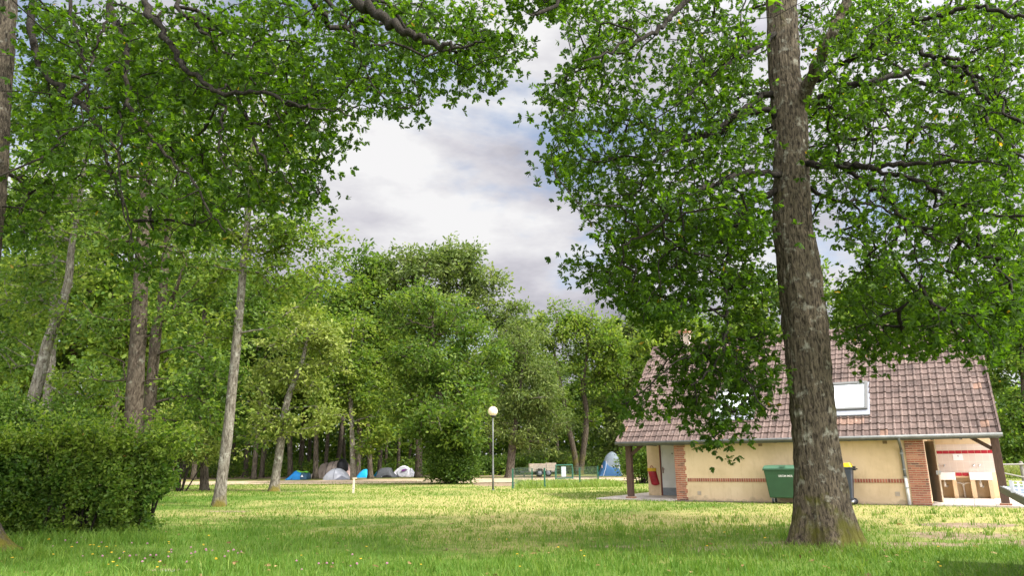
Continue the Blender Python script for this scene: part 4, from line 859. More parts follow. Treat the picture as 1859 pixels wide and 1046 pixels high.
def build_terrace():
    rg = np.random.default_rng(2); root = HOUSE; t = bpy.data.objects.new('terrace', None)
    def slabs(name, poly_x, ys, jit=.0):
        mb = MB(K)
        for i in range(len(poly_x) - 1):
            for j in range(len(ys) - 1): mb.box(poly_x[i] + .006, poly_x[i + 1] - .006, ys[j] + .006, ys[j + 1] - .006, -.08, .055 + rg.normal() * .002, float(rg.uniform(.05, 1)))
        o = mb.build(name, M['slab']); o.location = (HL[0], HL[1], 0); o.rotation_euler = (0, 0, -PHI); tag(o, kind='structure'); return o
    slabs('terrace', np.linspace(-3.4, -.02, 8), np.linspace(-.38, 8.0, 14)); slabs('terrace', np.linspace(8.70, 13.4, 9), np.linspace(-.30, 5.6, 9))
    mb = MB(K); mb.box(.0, 8.7, -.34, -.04, -.05, .022); o = mb.build('kerb_strip', plain('dark dirt strip', (.17, .14, .11), .95, .3, 5)); o.location = (HL[0], HL[1], 0); o.rotation_euler = (0, 0, -PHI); tag(o, kind='structure')  # dark strip of dirt along the foot of the front wall
build_terrace()
build_grass()

# ------------------------------------------------------------------ things by the house
def build_container():
    p = house_to_world(4.30, -.52); r = thing('waste_container', (p[0], p[1], .0), 'green four wheeled waste container with white lettering, half hidden by the oak trunk', 'waste bin', rz=-PHI)
    g = plain('green plastic', (.03, .088, .042), .45, .10, 3); g2 = plain('light green plastic', (.042, .12, .06), .42, .08, 3)
    B = lambda: MB(K)
    mb = B(); mb.hexa([(-.60, -.30, .2), (.60, -.30, .2), (.60, .30, .2), (-.60, .30, .2), (-.71, -.38, 1.16), (.71, -.38, 1.16), (.71, .38, 1.16), (-.71, .38, 1.16)]); mb.build('body', g, r, bevel=.03, seg=3)
    mb = B(); mb.box(-.745, .745, -.41, .41, 1.14, 1.20); mb.build('rim', g, r, bevel=.012)
    mb = B(); mb.hexa([(-.75, -.42, 1.201), (.75, -.42, 1.201), (.75, .42, 1.201), (-.75, .42, 1.201), (-.70, -.30, 1.325), (.70, -.30, 1.325), (.70, .36, 1.335), (-.70, .36, 1.335)]); ld = mb.build('lid', g2, r, bevel=.02, seg=3)
    mb = B(); mb.box(-.16, .06, -.40, -.36, 1.285, 1.305); mb.build('lid_handle', g, ld, bevel=.006)
    for x in (-.69, .69):
        mb = B(); mb.tube([(x, 0, 1.10), (x * 1.13, 0, 1.10)], .035, 10); mb.build('trunnion', M['black'], r, True)
    for x in (-.50, .50):
        for y in (-.22, .22):
            mb = B(); mb.tube([(x - .025, y, .09), (x + .025, y, .09)], .09, 18); w = mb.build('wheel', M['black'], r, True)
            mb = B(); mb.box(x - .045, x - .028, y - .03, y + .03, .06, .20); mb.box(x + .028, x + .045, y - .03, y + .03, .06, .20); mb.tube([(x - .03, y, .09), (x + .03, y, .09)], .035, 10); mb.build('fork', M['steel'], w)
    cu = bpy.data.curves.new('lettering', 'FONT'); cu.body = 'SIEOM MER'; cu.size = .098 * K; cu.extrude = .001; cu.align_x = 'CENTER'; cu.offset = .0012
    o = bpy.data.objects.new('lettering', cu); COL.objects.link(o); o2 = link('lettering', bpy.data.meshes.new_from_object(o.evaluated_get(bpy.context.evaluated_depsgraph_get())), M['sign'], r); bpy.data.objects.remove(o); o = o2; o.location = (.03 * K, -.3715 * K, .925 * K); o.rotation_euler = (math.radians(90 + 4.8), 0, 0)
build_container()
def build_wheelie():
    p = house_to_world(6.17, -.55); r = thing('wheelie_bin', (p[0], p[1], 0), 'dark grey wheelie bin with yellow lid, peeking out behind the oak trunk', 'waste bin', rz=-PHI)
    B = lambda: MB(K); gr = plain('slate plastic', (.045, .055, .075), .45, .1, 3); ye = plain('yellow plastic', (.68, .47, .012), .4, .06, 3)
    mb = B(); mb.hexa([(-.27, -.22, .1), (.22, -.22, .1), (.22, .22, .1), (-.27, .22, .1), (-.34, -.28, 1.2), (.32, -.28, 1.2), (.32, .28, 1.2), (-.34, .28, 1.2)]); b = mb.build('body', gr, r, bevel=.03, seg=3)
    mb = B(); mb.box(-.36, .34, -.30, .30, 1.20, 1.245); mb.build('rim', gr, r, bevel=.01)
    mb = B(); mb.hexa([(-.37, -.30, 1.246), (.33, -.30, 1.246), (.33, .30, 1.246), (-.37, .30, 1.246), (-.30, -.24, 1.36), (.26, -.24, 1.40), (.26, .24, 1.40), (-.30, .24, 1.36)]); mb.build('lid', ye, r, bevel=.02, seg=3)
    mb = B(); mb.tube([(.33, -.25, 1.20), (.43, -.25, 1.19), (.43, .25, 1.19), (.33, .25, 1.20)], .022, 8); mb.box(.33, .42, -.06, .06, 1.14, 1.28); mb.build('handle', M['black'], r)
    for y in (-.25, .25):
        mb = B(); mb.tube([(.23, y - .03, .11), (.23, y + .03, .11)], .11, 20); w = mb.build('wheel', M['black'], r, True); mb = B(); mb.tube([(.23, y - .034, .11), (.23, y + .034, .11)], .05, 12); mb.build('hub', M['steel'], w, True)
build_wheelie()
def build_bag():
    p = house_to_world(-2.03, 2.585, 0); r = thing('hanging_bag', (p[0], p[1], .5 * K), 'red and yellow bag hanging on the porch wall left of the white door', 'bag', rz=-PHI)
    rg = np.random.default_rng(3); mr = plain('red cloth', (.33, .012, .022), .55, .25, 9, 0, .01); my = plain('yellow cloth', (.62, .40, .02), .55, .15, 9)
    def pouch(x0, x1, zb, zt, sk, name, mat, th):
        mb = MB(K); nx, nz = 9, 9; V = []
        for j in range(nz):
            v = j / (nz - 1)
            for i in range(nx):
                q = i / (nx - 1); bulge = th * math.sin(q * math.pi) ** .6 * math.sin(min(1, .15 + v * .9) * math.pi * .75) ** .7
                V.append((x0 + (x1 - x0) * q + sk * (1 - v), -.012 - bulge + .012 * rg.normal() * (0 < i < nx - 1), zb + (zt - zb) * v - .05 * (1 - v) * math.sin(q * math.pi)))
        back = [(a[0], -.004, a[2]) for a in V]; n = len(V); Fq = []
        for j in range(nz - 1):
            for i in range(nx - 1): a = j * nx + i; Fq.append((a, a + 1, a + nx + 1, a + nx)); Fq.append((n + a, n + a + nx, n + a + nx + 1, n + a + 1))
        for i in range(nx - 1): Fq += [(i, n + i, n + i + 1, i + 1), ((nz - 1) * nx + i, (nz - 1) * nx + i + 1, n + (nz - 1) * nx + i + 1, n + (nz - 1) * nx + i)]
        for j in range(nz - 1): Fq += [(j * nx, j * nx + nx, n + j * nx + nx, n + j * nx), (j * nx + nx - 1, n + j * nx + nx - 1, n + j * nx + 2 * nx - 1, j * nx + 2 * nx - 1)]
        mb.add(V + back, Fq); return mb.build(name, mat, r, True)
    pouch(-.19, .19, .03, .58, .13, 'bag_body', mr, .09); pouch(-.21, .19, .585, .72, .0, 'bag_flap', my, .05)
    mb = MB(K); mb.tube(smooth_pts([(-.10, -.03, .68), (-.04, -.02, .80), (.02, -.02, .80), (.10, -.03, .68)], 4), .012, 6); mb.build('strap', mr, r, True)
build_bag()
def build_table():
    c0 = gnd(1814.5, 883, 1.0); c1 = gnd(1845, 897, 1.0); d = (c1 - c0)[:2]; d /= np.linalg.norm(d); n = np.array([-d[1], d[0]]); ang = math.atan2(d[1], d[0])
    r = thing('tennis_table', (c0[0], c0[1], 0), 'grey outdoor table tennis table with perforated metal net', 'table', rz=ang); Lx, Wy, t = 3.7, 1.52, 1.0
    m, nt, b = mat_new('table top'); b.inputs['Base Color'].default_value = (.20, .25, .33, 1); b.inputs['Roughness'].default_value = .3
    mb = MB(); mb.box(.02, Lx, .02, Wy, t - .05, t - .004); mb.build('table_top', m, r, bevel=.006)
    mb = MB(); mb.box(0, Lx + .02, 0, .018, t - .085, t - .002); mb.box(0, Lx + .02, Wy + .002, Wy + .02, t - .085, t - .002); mb.box(0, .018, .019, Wy + .001, t - .085, t - .002); mb.box(Lx + .002, Lx + .02, .019, Wy + .001, t - .085, t - .002); mb.build('edge_rail', M['frame'], r)
    mb = MB(); mb.box(.03, Lx - .03, .03, .055, t - .0035, t - .001); mb.box(.03, Lx - .03, Wy - .055, Wy - .03, t - .0035, t - .001); mb.build('white_line', M['white_paint'], r)
    # perforated net plate: a bar lattice leaves staggered holes
    bm = bmesh.new(); x = 2.25; th = .006; cell = .05; rows, cols = 3, 31
    for i in range(cols):
        for j in range(rows):
            cy, cz_ = .0 + (i + .5) * cell - (.0), t + .01 + (j + .5) * .037 ; oy = .5 * cell if j % 2 else 0; cy += oy * 0
            sq = [(-cell / 2, -.0185), (cell / 2, -.0185), (cell / 2, .0185), (-cell / 2, .0185)]; hexp = [(.016 * math.cos(a), .0135 * math.sin(a)) for a in np.linspace(math.pi / 4, math.pi / 4 + 2 * math.pi, 9)[:-1]]
            a = math.pi * 1.25; circ = [(.017 * math.cos(a + k * math.pi / 4), .0145 * math.sin(a + k * math.pi / 4)) for k in range(8)]
            ov = [bm.verts.new((x, cy + p[0], cz_ + p[1])) for p in sq]; iv = [bm.verts.new((x, cy + p[0], cz_ + p[1])) for p in circ]
            for k in range(4):
                bm.faces.new((ov[k], iv[2 * k], iv[(2 * k + 1) % 8])); bm.faces.new((ov[k], iv[(2 * k + 1) % 8], iv[(2 * k + 2) % 8], ov[(k + 1) % 4]))
    me = bpy.data.meshes.new('net'); bm.to_mesh(me); bm.free(); o = link('net', me, plain('net metal', (.55, .56, .56), .4, .05), r); sm = o.modifiers.new('solid', 'SOLIDIFY'); sm.thickness = th
    mb = MB(); mb.box(2.242, 2.258, -.03, -.001, t, t + .13); mb.build('net_post', M['steel'], r); mb = MB(); mb.box(2.242, 2.258, Wy + .035, Wy + .065, t, t + .13); mb.build('net_post', M['steel'], r)
    for x in (.55, 3.1):
        mb = MB(); mb.box(x - .03, x + .03, .25, .31, -.02, t - .05); mb.box(x - .03, x + .03, Wy - .31, Wy - .25, -.02, t - .05); mb.box(x - .03, x + .03, .31, Wy - .31, t - .11, t - .051); mb.build('leg', M['frame'], r)
build_table()

def build_lamp():
    p = gnd(895, 891); D = p[1]; r = thing('street_lamp', (p[0], D, 0), 'globe lamp on a slim grey post standing alone on the lawn', 'lamp')
    h = at(894, 757, D)[2]; gr = 8.7 * mpp(894, 748, D); top = gr * 1.0
    mb = MB(); mb.lathe([(.055, -.1), (.055, .9), (.05, .92), (.036, h * .6), (.034, h)], (0, 0, 0), 16); mb.build('post', M['zinc'], r, True)
    mb = MB(); mb.lathe([(.10, -.02), (.10, .02), (.06, .04)], (0, 0, 0), 16); mb.build('base_plate', M['zinc'], r)
    mb = MB(); mb.lathe([(.04, -.06), (.11, -.02), (.15, .03), (.15, .06)], (0, 0, h), 20); mb.build('collar', M['black'], r, True)
    mb = MB(); pr = [(max(.14, gr * math.sin(a)) if k == 0 else gr * math.sin(a), -gr * math.cos(a)) for k, a in enumerate(np.linspace(.45, math.pi - .02, 20))]; mb.lathe(pr, (0, 0, h + .05 + gr * .9), 32)
    m, nt, b = mat_new('opal globe'); n = noise_node(nt, 1.5, 4, .5, objvec(nt)); rr = ramp(nt, n.outputs[0], [(.3, (.70, .54, .38)), (.65, (.80, .68, .54))]); nt.links.new(rr.outputs[0], b.inputs['Base Color']); b.inputs['Roughness'].default_value = .35; b.inputs['Subsurface Weight'].default_value = .15
    mb.build('globe', m, r, True)
build_lamp()
def build_stake():
    p = gnd(641, 897); h = 26 * mpp(641, 880, p[1]); r = thing('wooden_stake', (p[0], p[1], 0), 'short pale wooden stake standing in the lawn before the tents', 'stake'); w = wood_mat('weathered stake', (.36, .29, .22), (.60, .52, .43), 2)
    mb = MB(); mb.hexa([(-.045, -.045, -.2), (.045, -.045, -.2), (.045, .045, -.2), (-.045, .045, -.2), (-.03, -.045, h), (.06, -.045, h), (.06, .045, h), (-.03, .045, h)]); mb.build('post', w, r, bevel=.006)
    mb = MB(); mb.box(-.05, .15, -.055, .055, h + .001, h + .05); mb.build('cap_board', w, r)
    mb = MB(); mb.box(-.047, .047, -.048, .048, .22, .25); mb.build('marker_band', M['grey_plate'], r)
build_stake()
def build_slabs():
    for (px0, px1, py, lab) in ((231, 263, 1037, 'longer pale concrete edging stone lying flush in the foreground grass'), (293, 315, 1037, 'shorter pale concrete edging stone lying flush in the foreground grass')):
        a, b = gnd(px0, py), gnd(px1, py); L = b[0] - a[0]; mb = MB(); rg = np.random.default_rng(int(px0))
        n = 7; top = [(i / n * L, -.05 + rg.normal() * .006, -.004 + rg.normal() * .006) for i in range(n + 1)]; tb = [(t[0], .06 + rg.normal() * .006, t[2]) for t in top]
        for i in range(n): mb.hexa([(top[i][0], top[i][1], -.05), (top[i + 1][0], top[i + 1][1], -.05), (tb[i + 1][0], tb[i + 1][1], -.05), (tb[i][0], tb[i][1], -.05), top[i], top[i + 1], tb[i + 1], tb[i]])
        o = mb.build('edging_stone', plain('pale stone', (.24, .23, .205), .9, .2, 12)); o.location = (a[0], a[1], 0); tag(o, lab, 'stone')
build_slabs()

# ------------------------------------------------------------------ camp: tents, trailer, fence
def loft(mb, arches, k0=0.0, k1=1.0, n=18, pw=.8, close=True, a=0.0):
    """arches: (x, half depth, height, y offset); a cloth skin over them"""
    V, Fq = [], []
    for (x, hd, h, *yo) in arches:
        for i in range(n + 1):
            t = math.pi * (k0 + (k1 - k0) * i / n); c, s = math.cos(t), math.sin(t); V.append((x, -hd * math.copysign(abs(c) ** .85, c) + (yo[0] if yo else 0), h * s ** pw if s > 0 else 0))
    for j in range(len(arches) - 1):
        for i in range(n): q = j * (n + 1) + i; Fq.append((q, q + n + 1, q + n + 2, q + 1))
    if close: Fq.append(tuple(range(n + 1))); Fq.append(tuple((len(arches) - 1) * (n + 1) + i for i in range(n, -1, -1)))
    return mb.add(V, Fq, a)
def fine(arches, sub=4):
    A = [tuple(a) + (0,) * (4 - len(a)) for a in arches]; P = smooth_pts(A, sub); P[:, 2] = np.maximum(P[:, 2], .02); P[:, 1] = np.maximum(P[:, 1], .02); return [tuple(p) for p in P]
cloth = lambda n, c, r=.6: plain(n, c, r, .09, 2.5, 0, .02, .25)
def tent(px0, D, label):
    p = at(px0, 868, D); z = float(gz(p[0], D)); r = thing('tent', (p[0], D, z), label, 'tent'); return r, mpp(px0, 860, D), px0
def seg(A, m, px0, hd): return [((px - px0) * m, hd if len(q) < 2 else q[1], q[0] * m * 1.0) for px, *q in A]
def tents():
    C = {k: cloth(k, v) for k, v in dict(blue=(.012, .19, .48), navy=(.03, .075, .12), lime=(.16, .46, .05), taupe=(.24, .195, .165), taupe2=(.33, .275, .235), grey=(.42, .43, .47), grey2=(.20, .21, .24), cyan=(.015, .33, .62),
         char=(.065, .068, .075), white=(.70, .69, .72), palegrey=(.50, .50, .54), steelblue=(.045, .13, .26), pale=(.20, .235, .26), pink=(.50, .36, .33), purple=(.20, .04, .25), dark=(.012, .012, .014)).items()}
    # 1 blue and green
    r, m, o = tent(540, 63.5, 'small blue tent with lime green roof flap, leftmost of the camp')
    A = seg([(522, 1), (529, 8), (536, 15), (540, 16.3), (546, 14.2), (549, 13.6)], m, o, .75); mb = MB(); loft(mb, fine(A)); mb.build('fly', C['blue'], r, True)
    A = seg([(549, 13.6), (554, 12.6), (560.5, 11.4)], m, o, .72); mb = MB(); loft(mb, fine(A)); q = mb.build('inner_end', C['navy'], r, True)
    A = seg([(540, 16.8), (545, 14.8), (551, 14.2), (555, 15.2), (559.5, 13.2)], m, o, .74); mb = MB(); loft(mb, fine(A), .34, .66, close=False); f = mb.build('roof_flap', C['lime'], r, True); f.modifiers.new('s', 'SOLIDIFY').thickness = .03
    mb = MB(); x = (552.5 - o) * m; mb.add([(x - .10, -.755, .24), (x + .12, -.755, .24), (x, -.752, .42), (x - .1, -.74, .24), (x + .12, -.74, .24), (x, -.737, .42)], [(0, 1, 2), (5, 4, 3), (0, 3, 4, 1), (1, 4, 5, 2), (2, 5, 3, 0)]); mb.build('logo', M['sign'], q)
    mb = MB(); mb.tube([((533.5 - o) * m, -.78, .0), ((540 - o) * m, -.55, 12 * m), ((543 - o) * m, -.2, 15.7 * m)], .02, 6); mb.build('pole_sleeve', C['navy'], r)
    # 2 brown family tent
    r, m, o = tent(603, 66.5, 'large brown tunnel tent with several humps behind the grey dome tent')
    A = seg([(565, 2), (568, 8), (574, 12.5), (583, 13.2), (592, 11)], m, o, 1.1); mb = MB(); loft(mb, fine(A)); mb.build('cabin', C['taupe2'], r, True)
    A = seg([(575, 13), (580, 16), (589, 18), (600, 16)], m, o, 1.25); mb = MB(); loft(mb, fine(A)); mb.build('cabin', C['taupe2'], r, True)
    A = seg([(583, 22), (585, 25.5), (592, 27.5), (598, 25)], m, o, 1.35); mb = MB(); loft(mb, fine(A)); mb.build('hood', C['taupe'], r, True)
    A = seg([(592, 22), (598, 28), (608, 30), (620, 30.5)], m, o, 1.45); mb = MB(); loft(mb, fine(A)); b = mb.build('living_room', C['taupe'], r, True)
    A = seg([(620, 30.3), (625, 30), (629, 27)], m, o, 1.5); mb = MB(); loft(mb, fine(A), close=False); w = mb.build('awning', C['taupe2'], r, True); w.modifiers.new('s', 'SOLIDIFY').thickness = .03
    A = seg([(628, 26), (633, 21), (637, 14), (641, 2)], m, o, 1.45); mb = MB(); loft(mb, fine(A), 0, .62, close=False); w = mb.build('door_flap', C['pink'], r, True); w.modifiers.new('s', 'SOLIDIFY').thickness = .03
    mb = MB(); mb.lathe([(.45, 0), (.55, .5), (.48, 1.0), (.2, 1.35)], ((625.5 - o) * m, -1.0, .35), 14); mb.build('opening', C['dark'], r, True)  # near-black solid painted as the shade inside the tent
    mb = MB()
    for px, h in ((598, 28), (608, 30), (620, 30.4)): loft(mb, [((px - .25 - o) * m, 1.49, h * m + .025), ((px + .25 - o) * m, 1.49, h * m + .025)], .02, .9)
    mb.build('pole_seam', C['dark'], r)
    # 3 grey dome
    r, m, o = tent(612, 62.0, 'pale grey dome tent with darker triangular porch, in front of the brown tent')
    A = seg([(587, 1), (591, 8), (597, 14.5), (604, 19), (611, 20.6), (619, 19), (626, 14.5), (632, 8), (637, 1)], m, o, 1.0); A = [(a[0], .25 + .85 * math.sin(math.pi * i / 8) ** .6, a[2]) for i, a in enumerate(A)]; mb = MB(); loft(mb, fine(A)); mb.build('fly', C['grey'], r, True)
    def y_on(px): return 0
    mb = MB(); mb.add([((614 - o) * m, -1.16, .02), ((637.5 - o) * m, -.9, .02), ((625 - o) * m, -1.0, 7.6 * m), ((614 - o) * m, -.9, .02), ((637.5 - o) * m, -.5, .02), ((625 - o) * m, -.6, 7.6 * m)], [(0, 1, 2), (5, 4, 3), (0, 3, 4, 1), (1, 4, 5, 2), (2, 5, 3, 0)]); mb.build('porch', C['grey2'], r)
    mb = MB(); t = np.linspace(.02, .5, 12); mb.tube([((611 - o) * m, -1.11 * math.cos(math.pi * q) ** .85, 20.7 * m * math.sin(math.pi * q) ** .8) for q in t[:-1]], .018, 6); mb.build('seam', C['grey2'], r)
    mb = MB(); x = (617 - o) * m; mb.box(x - .16, x + .16, -.48, -.40, 16.4 * m, 17.2 * m); mb.build('vent', C['char'], r)
    # 4 light blue
    r, m, o = tent(658, 66.0, 'small bright blue tent beside the tree trunk, right of the brown tent')
    A = seg([(648, 1), (651, 6), (655, 11.5), (660, 15), (665, 15.6), (668, 14)], m, o, .8); mb = MB(); loft(mb, fine(A)); mb.build('fly', C['cyan'], r, True)
    mb = MB(); mb.tube([((649.5 - o) * m, -.84, .02), ((655 - o) * m, -.7, 9 * m), ((661 - o) * m, -.35, 14.2 * m), ((666 - o) * m, -.2, 15.4 * m)], .022, 6); mb.build('pole_sleeve', C['blue'], r)
    mb = MB(); mb.box((648 - o) * m, (668 - o) * m, -.86, .8, -.02, .06); mb.build('groundsheet', C['pale'], r)
    # 5 blue behind the charcoal one
    r, m, o = tent(687, 70.0, 'blue tent mostly hidden behind the charcoal tent')
    A = seg([(680, 2), (683, 7), (687, 12.5), (692, 14.5), (700, 13)], m, o, .8); mb = MB(); loft(mb, fine(A)); mb.build('fly', C['cyan'], r, True); mb = MB(); mb.box((680 - o) * m, (700 - o) * m, -.82, .8, -.02, .05); mb.build('groundsheet', C['pale'], r)
    # 6 charcoal
    r, m, o = tent(702, 67.0, 'charcoal grey tent with a low dark arched opening')
    A = seg([(685, 3), (687, 12), (691, 15.8), (698, 17.3), (706, 17.4), (710, 16), (713, 9.5), (717, 5.5), (721, 3)], m, o, .95); mb = MB(); loft(mb, fine(A)); mb.build('fly', C['char'], r, True)
    mb = MB(); x = (706 - o) * m; loft(mb, [(-.48, .05, .02), (-.35, .05, .17), (0, .05, .26), (.35, .05, .17), (.48, .05, .02)]); w = mb.build('opening', C['dark'], r, True); w.location = (x, -.97, 0)  # flat near-black arch, the dark inside put in as colour
    mb = MB(); mb.tube([((696 - o) * m, -.98, .02), ((696 - o) * m, -.72, 11.5 * m), ((696.3 - o) * m, -.3, 16.6 * m)], .02, 6); mb.build('seam', C['grey2'], r)
    # 7 white pop-up
    r, m, o = tent(736, 69.0, 'white and pale grey pop up tent with a purple emblem on its round door')
    A = seg([(713, 4), (716, 9), (721, 14), (728, 18.6), (734, 19.6), (740, 17.5), (745, 13.5), (748, 8)], m, o, .95); mb = MB(); loft(mb, fine(A)); mb.build('fly', C['white'], r, True)
    mb = MB(); mb.lathe([(.02, 0), (9.2 * m, 0), (9.2 * m, .04), (.02, .04)], (0, 0, 0), 28); dr = mb.build('round_door', C['palegrey'], r); dr.rotation_euler = (math.radians(78), 0, 0); dr.location = ((733.5 - o) * m, -.93, 8.6 * m)
    mb = MB(); mb.add([((731 - o) * m, -1.06, 9.3 * m), ((736 - o) * m, -1.06, 10 * m), ((741.5 - o) * m, -1.06, 13 * m), ((736 - o) * m, -1.06, 13.5 * m), ((732.5 - o) * m, -1.06, 12.4 * m)] + [((731 - o) * m, -.9, 9.3 * m), ((736 - o) * m, -.9, 10 * m), ((741.5 - o) * m, -.9, 13 * m), ((736 - o) * m, -.9, 13.5 * m), ((732.5 - o) * m, -.9, 12.4 * m)], [(0, 1, 2, 3, 4), (9, 8, 7, 6, 5)] + [(i, (i + 1) % 5, 5 + (i + 1) % 5, 5 + i) for i in range(5)]); mb.build('emblem', C['purple'], r)
    A = seg([(741, 8), (748, 15.5), (752, 10), (757.5, 1.5)], m, o, .5); mb = MB(); loft(mb, A, n=10, pw=1.2); w = mb.build('wing', C['palegrey'], r); w.location = (0, -.45, 0)
    A = seg([(714, 5.5), (722, 4.5), (740, 3)], m, o, .97); mb = MB(); loft(mb, A, 0, .14, close=False); mb.build('skirt', C['palegrey'], r)
    # 8 tall blue
    r, m, o = tent(1110, 66.0, 'tall steel blue tent with pale clear canopy top, beside the bush near the house')
    A = seg([(1097, 25), (1101, 34), (1107, 40), (1113, 42.5), (1119, 39.5), (1124, 31), (1126, 20)], m, o, .9); mb = MB(); loft(mb, fine(A)); mb.build('canopy', C['pale'], r, True)
    A = seg([(1086, 1), (1090, 10), (1096, 23), (1100, 29), (1109, 25), (1117, 23), (1124, 19), (1128, 1)], m, o, 1.0); mb = MB(); loft(mb, fine(A), .0, 1); mb.build('lower_fly', C['steelblue'], r, True)
    mb = MB(); mb.tube([((1126 - o) * m, -1.6, .0), ((1119 - o) * m, -1.0, 22 * m)], .02, 6); mb.tube([((1093 - o) * m, -1.10, .02), ((1098 - o) * m, -.95, 14 * m), ((1101 - o) * m, -.6, 27 * m)], .02, 6); mb.build('pole', C['white'], r)
    mb = MB(); mb.box((1091 - o) * m, (1092.6 - o) * m, -.9, -.8, 14 * m, 19 * m); mb.build('red_strap', C['pink'], r)
tents()

def build_trailer():
    D = 66.0; p = at(984, 866, D); z = float(gz(p[0], D)); r = thing('trailer', (p[0], D, z), 'small two wheeled trailer with pale wooden sides parked behind the wire fence', 'trailer', rz=.06); w = wood_mat('pale plank', (.52, .42, .31), (.70, .60, .47), .6)
    mb = MB()
    for i in range(3): mb.box(-1.15, .32, -.62, -.585, .50 + i * .215, .705 + i * .215); mb.box(-1.15, .32, .585, .62, .50 + i * .215, .705 + i * .215); mb.box(-1.186, -1.152, -.62, .62, .50 + i * .215, .705 + i * .215)
    for i in range(3): mb.box(.40, 1.2, -.62, -.585, .52 + i * .225, .735 + i * .225); mb.box(1.202, 1.235, -.62, .62, .52 + i * .225, .735 + i * .225); mb.box(.40, 1.2, .585, .62, .52 + i * .225, .735 + i * .225)
    mb.build('side_boards', w, r); mb = MB(); mb.box(-1.14, 1.19, -.58, .58, .44, .48); mb.build('floor', w, r)
    mb = MB(); mb.box(-1.12, 1.19, -.55, -.47, .36, .439); mb.box(-1.12, 1.19, .47, .55, .36, .439); mb.bar((-1.0, 0, .40), (-1.95, 0, .40), .08); mb.bar((-1.0, -.4, .40), (-1.7, 0, .40), .06); mb.bar((-1.0, .4, .40), (-1.7, 0, .40), .06); mb.bar((.33, -.60, .44), (.33, -.60, 1.14), .05); mb.bar((.33, .60, .44), (.33, .60, 1.14), .05); mb.tube([(-.25, -.75, .31), (-.25, .75, .31)], .035, 8); mb.build('chassis', M['zinc'], r)
    mb = MB(); mb.tube([(-1.62, 0, .40), (-1.62, 0, .1)], .025, 8); mb.tube([(-1.62, -.03, .07), (-1.62, .03, .07)], .07, 14); mb.build('jockey_wheel', M['black'], r)
    for (x, y) in ((-.28, -.76), (-.28, .76), (.52, -.5)):
        mb = MB(); mb.tube([(x, y - .085, .31), (x, y + .085, .31)], .31, 24); t = mb.build('wheel', M['black'], r, True); mb = MB(); mb.tube([(x, y - .095, .31), (x, y + .095, .31)], .19, 20); mb.build('rim', plain('rim', (.32, .33, .34), .4), t, True)
    for y in (-.76, .76):
        mb = MB(); A = [(-.28 + .40 * math.cos(a), .31 + .40 * math.sin(a)) for a in np.linspace(.25, math.pi - .25, 10)]
        for i in range(9): mb.hexa([(A[i][0], y - .12, A[i][1]), (A[i + 1][0], y - .12, A[i + 1][1]), (A[i + 1][0], y + .12, A[i + 1][1]), (A[i][0], y + .12, A[i][1]), (A[i][0] * 1.0, y - .12, A[i][1] + .02), (A[i + 1][0], y - .12, A[i + 1][1] + .02), (A[i + 1][0], y + .12, A[i + 1][1] + .02), (A[i][0], y + .12, A[i][1] + .02)])
        mb.build('mudguard', M['grey_plate'], r)
build_trailer()
def build_fence():
    P = {k: gnd(*v) for k, v in dict(a=(931, 888), b=(989, 886.5), c=(1053, 884), d=(1086, 876)).items()}; P['e'] = gnd(966, 875); P['f'] = gnd(1009, 872.5); P['g'] = gnd(1040, 871)
    b = P['a']; r = thing('wire_fence', b, 'low dark green wire mesh fence round a patch of long grass', 'fence'); green = plain('dark green paint', (.012, .085, .05), .45, .15, 4); wire = plain('green wire', (.09, .13, .09), .5, .1); H = 1.12
    for k, p in P.items():
        q = p - b; hh = {'a': 34, 'b': 34, 'c': 32, 'd': 28, 'e': 22.5, 'f': 20, 'g': 20}[k] * mpp(980, 870, p[1]); mb = MB(); mb.box(q[0] - .046, q[0] + .046, q[1] - .046, q[1] + .046, q[2] - .2, q[2] + hh); mb.box(q[0] - .054, q[0] + .054, q[1] - .054, q[1] + .054, q[2] + hh + .001, q[2] + hh + .03); mb.build('post', green, r)
    for k, l in (('a', 'b'), ('b', 'c'), ('c', 'd'), ('a', 'e'), ('e', 'f'), ('g', 'd')):
        A, B_ = P[k] - b, P[l] - b; L = np.linalg.norm(B_ - A); mb = MB(); n = max(4, int(L / .24))
        for i in range(1, n):
            q = A + (B_ - A) * i / n; mb.bar((q[0], q[1], q[2] + .04), (q[0], q[1], q[2] + H - .06), .005)
        for z in (.06, .28, .5, .72, .92, 1.06): mb.bar(A + np.array([0, 0, z]), B_ + np.array([0, 0, z]), .005)
        mb.build('mesh_panel', wire, r)
    A, B_ = P['f'] - b, P['g'] - b; g = thing('fence_gate', P['f'], 'green tube gate with a pale notice board wired to it', 'gate'); d = B_ - A
    mb = MB(); z0, z1 = .12, 1.12
    for (s, e) in (((0, z1), (1, z1)), ((0, z0), (1, z0)), ((.02, z0), (.02, z1)), ((.98, z0), (.98, z1))): mb.tube([d * s[0] + np.array([0, 0, s[1]]), d * e[0] + np.array([0, 0, e[1]])], .045, 8)
    mb.build('gate_frame', green, g); mb = MB()
    for i in range(1, 14): q = d * (i / 14); mb.bar((q[0], q[1], z0), (q[0], q[1], z1), .012)
    mb.build('gate_mesh', wire, g); q0, q1 = d * .30, d * .56; nn = np.array([-d[1], d[0], 0]); nn = -nn / np.linalg.norm(nn) * .05; mb = MB()
    mb.hexa([(*(q0 + nn)[:2], .25), (*(q1 + nn)[:2], .25), (*(q1 + nn * 1.5)[:2], .25), (*(q0 + nn * 1.5)[:2], .25), (*(q0 + nn)[:2], 1.0), (*(q1 + nn)[:2], 1.0), (*(q1 + nn * 1.5)[:2], 1.0), (*(q0 + nn * 1.5)[:2], 1.0)]); mb.build('notice_board', plain('pale board', (.27, .32, .32), .5, .05), g)
build_fence()
